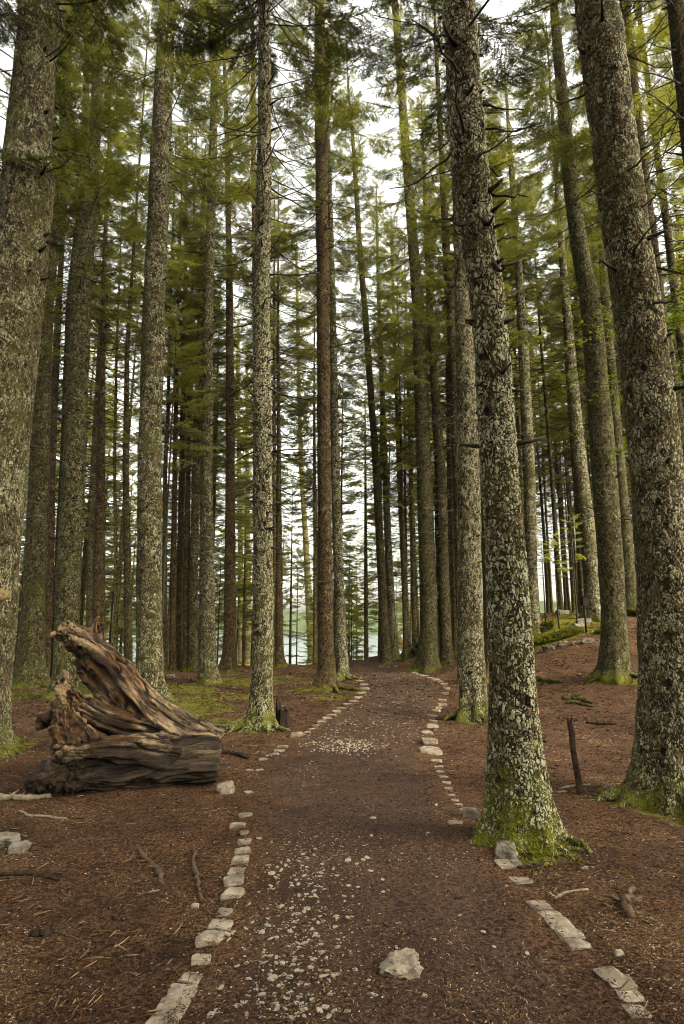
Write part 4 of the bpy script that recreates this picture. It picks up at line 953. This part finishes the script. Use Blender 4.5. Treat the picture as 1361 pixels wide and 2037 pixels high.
T_all = np.vstack([np.gradient(s[0], axis=0) for s in SEG]); T_all /= np.linalg.norm(T_all, axis=1)[:, None]
for c0 in range(0, len(V), 4000):
    d = np.linalg.norm(V[c0:c0+4000, None]-allP[None], axis=2) - allr[None]
    w = np.exp(-np.clip((d-d.min(1)[:, None])/.02, 0, 30)); w /= w.sum(1)[:, None]
    Tm = w @ T_all; i = d.argmin(1)
    off = V[c0:c0+4000]-allP[i]; al = (off*T_all[i]).sum(1)
    fib[c0:c0+4000, 0] = alls[i]+al; pr = off-al[:, None]*T_all[i]
    fib[c0:c0+4000, 1] = pr[:, 2]+ allid[i]*.0; fib[c0:c0+4000, 2] = pr[:, 1]+pr[:, 0]*.4 + allid[i]*3.1
fq = fib*[2.2, 16, 16]
gr = fbm(fq, 1.0, 4, 40); ridge = 1-np.abs(fbm(fib*[1.2, 7, 7], 1.0, 3, 60))
crack = np.clip(ridge-.82, 0, 1)/.18
tip = sstep(250, 90, proj(V.T[:, :].T.T if False else V.T)[0]) if False else 0
V2 = V + Nn*(.016*gr - .030*crack + .02*vnoise(V, 6, 77))[:, None]
# torn, ragged wood at the left tips
px_ = W0/2 + V[:, 0]/((V[:, 1])*CP + (V[:, 2]-CAMZ)*SP)*F
V2 = V2 + Nn*(sstep(230, 130, px_)*(.045*fbm(V, 11, 3, 88)+.022*fbm(V, 34, 3, 99)))[:, None]
ev.vertices.foreach_set('co', V2.astype(np.float32).ravel())
for nm, arr in (('crack', crack), ('grain', gr)):
    a_ = ev.attributes.new(nm, 'FLOAT', 'POINT'); a_.data.foreach_set('value', arr.astype(np.float32))
a_ = ev.attributes.new('fib', 'FLOAT_VECTOR', 'POINT'); a_.data.foreach_set('vector', fib.astype(np.float32).ravel())
ev.polygons.foreach_set('use_smooth', np.ones(len(ev.polygons), bool)); ev.update()
t = NT('weathered_wood', 'BUMP')
fb = t.attr('fib', 'Vector'); tc = t.n('ShaderNodeTexCoord').outputs['Object']
wv = t.vmath('MULTIPLY', fb, (3.0, 26.0, 26.0)); wob = t.noise(tc, 5, 3, .6, 'Color'); wv = t.vmath('ADD', wv, t.vmath('MULTIPLY', wob, (1.5, 1.5, 1.5)))
n1 = t.noise(wv, 1.0, 5, .65); n2 = t.noise(t.vmath('MULTIPLY', fb, (1.1, 7, 7)), 1.0, 4, .6); n3 = t.noise(t.vmath('MULTIPLY', fb, (6, 110, 110)), 1.0, 3, .6)
n4 = t.noise(tc, 2.4, 4, .6)
xs = t.n('ShaderNodeSeparateXYZ', {0: tc}).outputs
gold = t.mix(n2, (.12, .055, .018), (.42, .235, .085)); grey = t.mix(n2, (.10, .075, .052), (.34, .285, .22))
tor = t.step(t.math('ADD', xs[0], t.math('MULTIPLY', t.math('SUBTRACT', n4, .5), 1.2)), -1.75, -2.35)   # fresh torn wood toward the root end
c = t.mix(tor, grey, gold)
pale = t.step(t.math('ADD', n4, t.math('MULTIPLY', n2, .35)), .60, .74)  # pale patches put the wood's highlights into its colour
c = t.mix(t.math('MULTIPLY', pale, .75), c, (.66, .53, .38))
c = t.mix(t.step(n1, .57, .40), c, (.028, .017, .010))
c = t.mix(t.math('MULTIPLY', t.step(n2, .55, .40), .8), c, (.035, .020, .012))
c = t.mix(t.step(t.attr('crack'), .2, .9), c, (.012, .008, .006))
c = t.mix(t.math('MULTIPLY', t.step(n3, .55, .7), .3), c, (.03, .02, .013))
lowf = t.step(t.math('ADD', xs[2], t.math('MULTIPLY', t.math('SUBTRACT', n2, .5), .5)), .62, .20)     # shade under the log, painted dark into its lower part
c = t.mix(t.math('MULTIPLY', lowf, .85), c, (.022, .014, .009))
gm_ = t.math('MULTIPLY', t.step(t.noise(tc, 3.2, 4, .7), .56, .7), .4); c = t.mix(gm_, c, (.10, .10, .03))
n5 = t.noise(tc, 38, 5, .75); c = t.mix(t.math('MULTIPLY', t.step(n5, .50, .62), .35), c, (.045, .028, .016)); h = t.math('ADD', t.math('ADD', t.math('ADD', n1, t.math('MULTIPLY', n3, .35)), n2), t.math('MULTIPLY', n5, .6))
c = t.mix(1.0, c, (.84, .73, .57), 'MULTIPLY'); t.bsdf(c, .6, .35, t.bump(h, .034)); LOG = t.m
ev.materials.clear(); ev.materials.append(LOG)
base = np.array([lp(250, 1500)[0], LD, 0]); base[2] = float(gz(base[0], base[1]))
for v_ in (ev,):
    co = V2 - base; co_ = co.astype(np.float32); ev.vertices.foreach_set('co', co_.ravel())
ev.update()
logo = link('fallen_log', None, loc=base, label='massive weathered dead log with torn golden root prongs on the left', cat='log')
link('wood', ev, logo)
# shader uses object coords relative to the base: shift its thresholds
for nd in LOG.node_tree.nodes:
    if nd.type == 'MAP_RANGE' and abs(nd.inputs[1].default_value+1.75) < 1e-3:
        nd.inputs[1].default_value = -1.75-base[0]; nd.inputs[2].default_value = -2.35-base[0]
# sawn end
cpt = lp(427, 1506)-base; n = 40; th = np.arange(n)*2*np.pi/n; rr = 47*LPX*(1+.05*np.sin(3*th)+.03*np.sin(7*th))
rings = [np.stack([np.full(n, .02-.01*k), np.cos(th)*rr*f, np.sin(th)*rr*f], -1) for k, f in ((1, 1.0), (0, .97), (0, .6), (0, .2))]
Vc = np.concatenate(rings)+cpt; Vc = np.vstack([Vc, cpt+[.02, 0, 0]]); Qc = []
for k in range(3):
    for j in range(n): Qc.append([k*n+j, k*n+(j+1) % n, (k+1)*n+(j+1) % n, (k+1)*n+j])
Tc = [[3*n+j, 3*n+(j+1) % n, 4*n] for j in range(n)]
link('cut_end', mesh('cut_end', Vc, [Qc, Tc], STICK_BROWN), logo)

# ------------------------------------------------------------------ moss, plants, young trees
mb = MB(); g = np.random.RandomState(31)
mo = np.array(MOSSC); 
k = 0
while k < 45000:
    a = mo[g.randint(len(mo))]; x, y = a[0]+g.randn()*a[2]*.55, a[1]+g.randn()*a[2]*.55
    k += 1
    if y > 24 or abs(x) > .7*y: continue
    inp = np.interp(y, La[:, 1], La[:, 0]) < x < np.interp(y, La[:, 1], Ra[:, 0])
    if inp or vnoise(np.array([x, y, 0.]), 2.2, 3) < -.1: continue
    h = g.uniform(.015, .04); w = g.uniform(.012, .028); an = g.uniform(0, 6.28); z = float(terr(x, y))-.005
    d = np.array([math.cos(an), math.sin(an), 0])*w
    mb.add(np.array([[x, y, z]-d, [x, y, z]+d, [x+g.uniform(-.02, .02), y+g.uniform(-.02, .02), z+h]]), None, np.array([[0, 1, 2]]), a=g.rand())
MOSSM = leafmat('moss_tufts', (.06, .062, .012), (.13, .135, .022), (.24, .23, .04), .3, 2.0)
link('moss', mb.mesh('moss', MOSSM, False), label='low green moss tufts carpeting the soil round the tree feet', cat='moss', kind='stuff')
def clump(px, py, rad, n, label, mat, lh=.12, name='plant', cat='plant'):
    p = ground(px, py); g = np.random.RandomState(int(px)); mb = MB()
    for _ in range(n):
        a = g.uniform(0, 6.28); r_ = rad*math.sqrt(g.rand()); x, y = math.cos(a)*r_, math.sin(a)*r_*.7
        z = float(terr(p[0]+x, p[1]+y))-p[2]; h = lh*g.uniform(.5, 1.3); b2 = g.uniform(0, 6.28)
        d = np.array([math.cos(b2), math.sin(b2), .5]); d /= np.linalg.norm(d)
        s = np.array([-math.sin(b2), math.cos(b2), 0])*h*.35; b = np.array([x, y, z])
        mb.tube(np.stack([b, b+[0, 0, h*.4], b+[d[0]*h*.2, d[1]*h*.2, h*.7]]), [.003, .002, .001], 3, m=1)
        for q_ in range(3):
            t0 = b + [0, 0, h*(.4+.25*q_)]; rot = g.uniform(0, 6.28); d = np.array([math.cos(rot), math.sin(rot), .35]); s = np.array([-math.sin(rot), math.cos(rot), 0])
            L = h*.8
            mb.add(np.array([t0, t0+d*L*.45+s*L*.24, t0+d*L, t0+d*L*.45-s*L*.24]), np.array([[0, 1, 2, 3]]), a=g.rand())
    return link(name, mb.mesh(name, [mat, SAP], False), loc=p, label=label, cat=cat)
clump(1112, 1266, .85, 900, 'bright low leafy plant cushion on the rise behind the foreground trunk', MOSSM, .10)
clump(1082, 1252, .35, 260, 'small leafy clump left of the bright plant cushion on the rise', MOSSM, .16)
clump(1202, 1258, .3, 150, 'little green plant beside the left of the tall dark-grey trunk', L_BROAD, .12)
clump(1290, 1582, .22, 60, 'small sprig of green leaves at the foot of the huge right-edge trunk', L_BROAD, .05)
clump(1275, 1225, .5, 260, 'green seedlings beside the red soil patch on the right rise', MOSSM, .2)
clump(1185, 1207, .5, 160, 'green seedlings behind the pale grey spruce on the rise', MOSSM, .16)

def young(label, px, py, D, H, crownz, mat_i, s=1.0, r=.025, name='young_spruce'):
    if D: p = at(px, py, D); p[2] = float(terr(p[0], p[1]))
    else: p = ground(px, py)
    g = np.random.RandomState(int(px)+5)
    e = link(name, None, loc=p, label=label, cat='young tree')
    u = np.linspace(0, 1, 10); P = np.stack([.03*H*np.sin(u*2)*0, 0*u, -.1+u*H], -1)
    V, Q, Tn = tube(P, r*(1-.9*u)+.003, 8); link('trunk', mesh('trunk', V, [Q, Tn], SAP), e)
    mb = crown(g, crownz, H, 1.0*s, FARB if mat_i == 'f' else BOUGHS, None, .3, 4, .7)
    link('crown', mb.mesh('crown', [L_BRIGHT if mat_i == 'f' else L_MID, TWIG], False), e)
    return e
young('young spruce with bright airy foliage in the lake gap', 577, 1320, 31, 9.5, 3.2, 'f', 1.3, .07)
young('thin dark bare sapling in the lake gap', 590, 1325, 28, 5.0, 3.9, 'f', .25, .03)
young('young spruce left of the straight mid-left trunk glowing green by the lake', 432, 1330, 32, 7.0, 1.5, 'f', 1.0, .05)
young('thin sapling in front of the bright plant cushion', 1112, 1250, None, 3.6, 1.9, 'f', .9, .03)
young('thin dark sapling left of the plant cushion', 1086, 1240, None, 3.2, 2.2, 'f', .5, .03)
young('sapling between plant cushion and pale grey spruce', 1149, 1242, None, 4.2, 2.3, 'f', .8, .035)
young('young spruce with yellow-green needles behind the left trunks', 215, 1330, 33, 10, 2.0, 'f', 1.5, .07)
young('young spruce with yellow-green needles seen beyond the path end', 700, 1300, 44, 10, 3.5, 'f', 1.5, .07)
young('young spruce glowing beyond the curb end trunks', 905, 1300, 40, 9, 1.0, 'f', 1.5, .07)
young('young spruce on the rise right of the tall dark-grey trunk', 1285, 1210, 30, 8, 1.2, 'f', 1.6, .06)
young('young spruce at the far left between the first two trunks', 28, 1330, 30, 9, 1.5, 'f', 1.5, .06)

# the low fir bough in front of the broad trunk and fresh broadleaf twigs at the upper right
def spray(label, px, py, D, n, rad, lib, mat, name='fir_bough', up=0.0, sz=1.0, seed=3, cat='branch'):
    p = at(px, py, D); g = np.random.RandomState(seed); mb = MB()
    for _ in range(n):
        a = g.uniform(0, 6.28); s = sz*g.uniform(.35, .75)
        M = Matrix.Translation((g.randn()*rad*.35, g.randn()*rad*.35, g.randn()*rad*.6)) @ Matrix.Rotation(a, 4, 'Z') @ Matrix.Rotation(g.uniform(-.1, .5), 4, 'Y') @ Matrix.Diagonal((s, s, s, 1))
        place(lib[g.randint(len(lib))], mb, M, g.uniform(0, .4))
    return link(name, mb.mesh(name, [mat, TWIG], False), loc=p, label=label, cat=cat)
DECID = []
def broadbough(rng):
    mb = MB(); L = 1.6; u = np.linspace(0, 1, 7); P = np.stack([u*L, .1*np.sin(u*5), -.25*u*u*L], -1); mb.tube(P, .008*(1-.8*u)+.001, 4, m=1)
    for k in range(120):
        uu = rng.uniform(.2, 1); b = np.array([np.interp(uu, u, P[:, i]) for i in range(3)]) + rng.randn(3)*[.12, .16, .05]*(1.2-uu*.5)
        a = rng.uniform(0, 6.28); d = np.array([math.cos(a), math.sin(a), rng.uniform(-.6, .2)]); s = np.array([-math.sin(a), math.cos(a), rng.uniform(-.2, .2)]); l = rng.uniform(.05, .085)
        mb.add(np.array([b, b+d*l*.3+s*l*.3, b+d*l*.7+s*l*.25, b+d*l, b+d*l*.7-s*l*.25, b+d*l*.3-s*l*.3]), np.array([[0, 1, 2, 3], [0, 3, 4, 5]]), a=rng.rand())
    return mb.arr()
DECID = [broadbough(rng) for _ in range(3)]
def beech(label, px, py, D, H, z0, n, sx, seed, r=.05):
    p = at(px, py, D); p[2] = float(terr(p[0], p[1])); g = np.random.RandomState(seed)
    e = link('young_beech', None, loc=p, label=label, cat='young tree')
    u = np.linspace(0, 1, 12); P = np.stack([.15*np.sin(u*3), 0*u, -.2+u*H], -1); V, Q, Tn = tube(P, r*(1-.85*u)+.003, 8); link('trunk', mesh('trunk', V, [Q, Tn], SAP), e)
    mb = MB()
    for _ in range(n):
        z = g.uniform(z0, H); s = g.uniform(.5, 1.1)*sx
        M = Matrix.Translation((.15*math.sin(z/H*3), 0, z)) @ Matrix.Rotation(g.uniform(0, 6.28), 4, 'Z') @ Matrix.Rotation(-g.uniform(-.1, .5), 4, 'Y') @ Matrix.Diagonal((s, s, s, 1))
        place(DECID[g.randint(3)], mb, M, g.uniform(0, .4))
    link('crown', mb.mesh('crown', [L_BROAD, TWIG], False), e); return e
beech('young beech with fresh yellow-green leaves behind the right-edge trunk', 1372, 1300, 11, 8.2, 4.4, 34, 1.0, 3)
beech('slim young beech with fresh leaves between the two right-hand big trunks', 1222, 1300, 16, 10.5, 5.5, 20, .8, 5, .04)
young('understorey fir with dense dark-green foliage right of the broad blotched trunk', 316, 1345, 17.6, 11.6, 6.4, 'm', 1.9, .04)

# ------------------------------------------------------------------ small fixtures: bracket fungus, nest box
p = at(1, 1182, TREES[0][0][1]-.42)
g = np.random.RandomState(2); n = 22; th = np.linspace(0, np.pi, n)
top = np.stack([np.cos(th)*.15*(1+.08*np.sin(th*5)), -np.sin(th)*.13, .03-.03*np.sin(th)+.012*np.sin(th*4)], -1); bot = top*[.8, .8, 1]-[0, 0, .09]
V = np.vstack([top, bot, [[0, .02, .09]], [[0, .02, -.1]]]); Q = [[i, i+1, n+i+1, n+i] for i in range(n-1)]; Tn = [[2*n, i+1, i] for i in range(n-1)]+[[2*n+1, n+i, n+i+1] for i in range(n-1)]
link('bracket_fungus', mesh('bracket_fungus', V, [Q, Tn], plain('fungus', (.14, .10, .04), (.34, .27, .13), 22, .8)), loc=p, label='tan bracket fungus growing on the huge left-edge trunk', cat='fungus')
def boxm(dx, dy, dz):
    V = np.array([[x, y, z] for x in (-dx, dx) for y in (-dy, dy) for z in (-dz, dz)])/2.
    return V, np.array([[0, 1, 3, 2], [4, 6, 7, 5], [0, 4, 5, 1], [2, 3, 7, 6], [0, 2, 6, 4], [1, 5, 7, 3]])
p = at(1166, 1196, TREES[0][0][1] + 12.0)
p = at(1164, 1196, 21.0); e = link('nest_box', None, loc=p, label='small dark wooden box on a post beside the pale grey spruce', cat='nest box')
NB = plain('box_wood', (.02, .015, .01), (.06, .045, .03), 20)
V, Q = boxm(.20, .2, .30); link('box', mesh('box', V, [Q], NB, False), e)
V, Q = boxm(.34, .30, .03); link('roof', mesh('roof', V+[0, 0, .19], [Q], NB, False), e)
hgt = p[2]-float(terr(p[0], p[1])); V, Q, Tn = tube([[0, .08, -hgt-.1], [0, .08, -.16]], [.035, .035], 8); link('post', mesh('post', V, [Q, Tn], NB), e)

# ------------------------------------------------------------------ air over the lake: one closed box of thin even haze
t = NT('haze_air'); pv = t.n('ShaderNodeVolumePrincipled', {'Color': (.93, .96, 1.0, 1), 'Density': .003, 'Anisotropy': .2}); t.t.links.new(pv.outputs[0], t.out.inputs['Volume']); HZ = t.m
Vh = np.array([[x, y, z] for x in (-2600, 2600) for y in (-70, 2500) for z in (-46, 620)], float); _, Qh = boxm(1, 1, 1)
link('haze', mesh('haze', Vh, [Qh[:, ::-1]], HZ, False), label='thin pale haze hanging over the lake and far shore', kind='stuff')
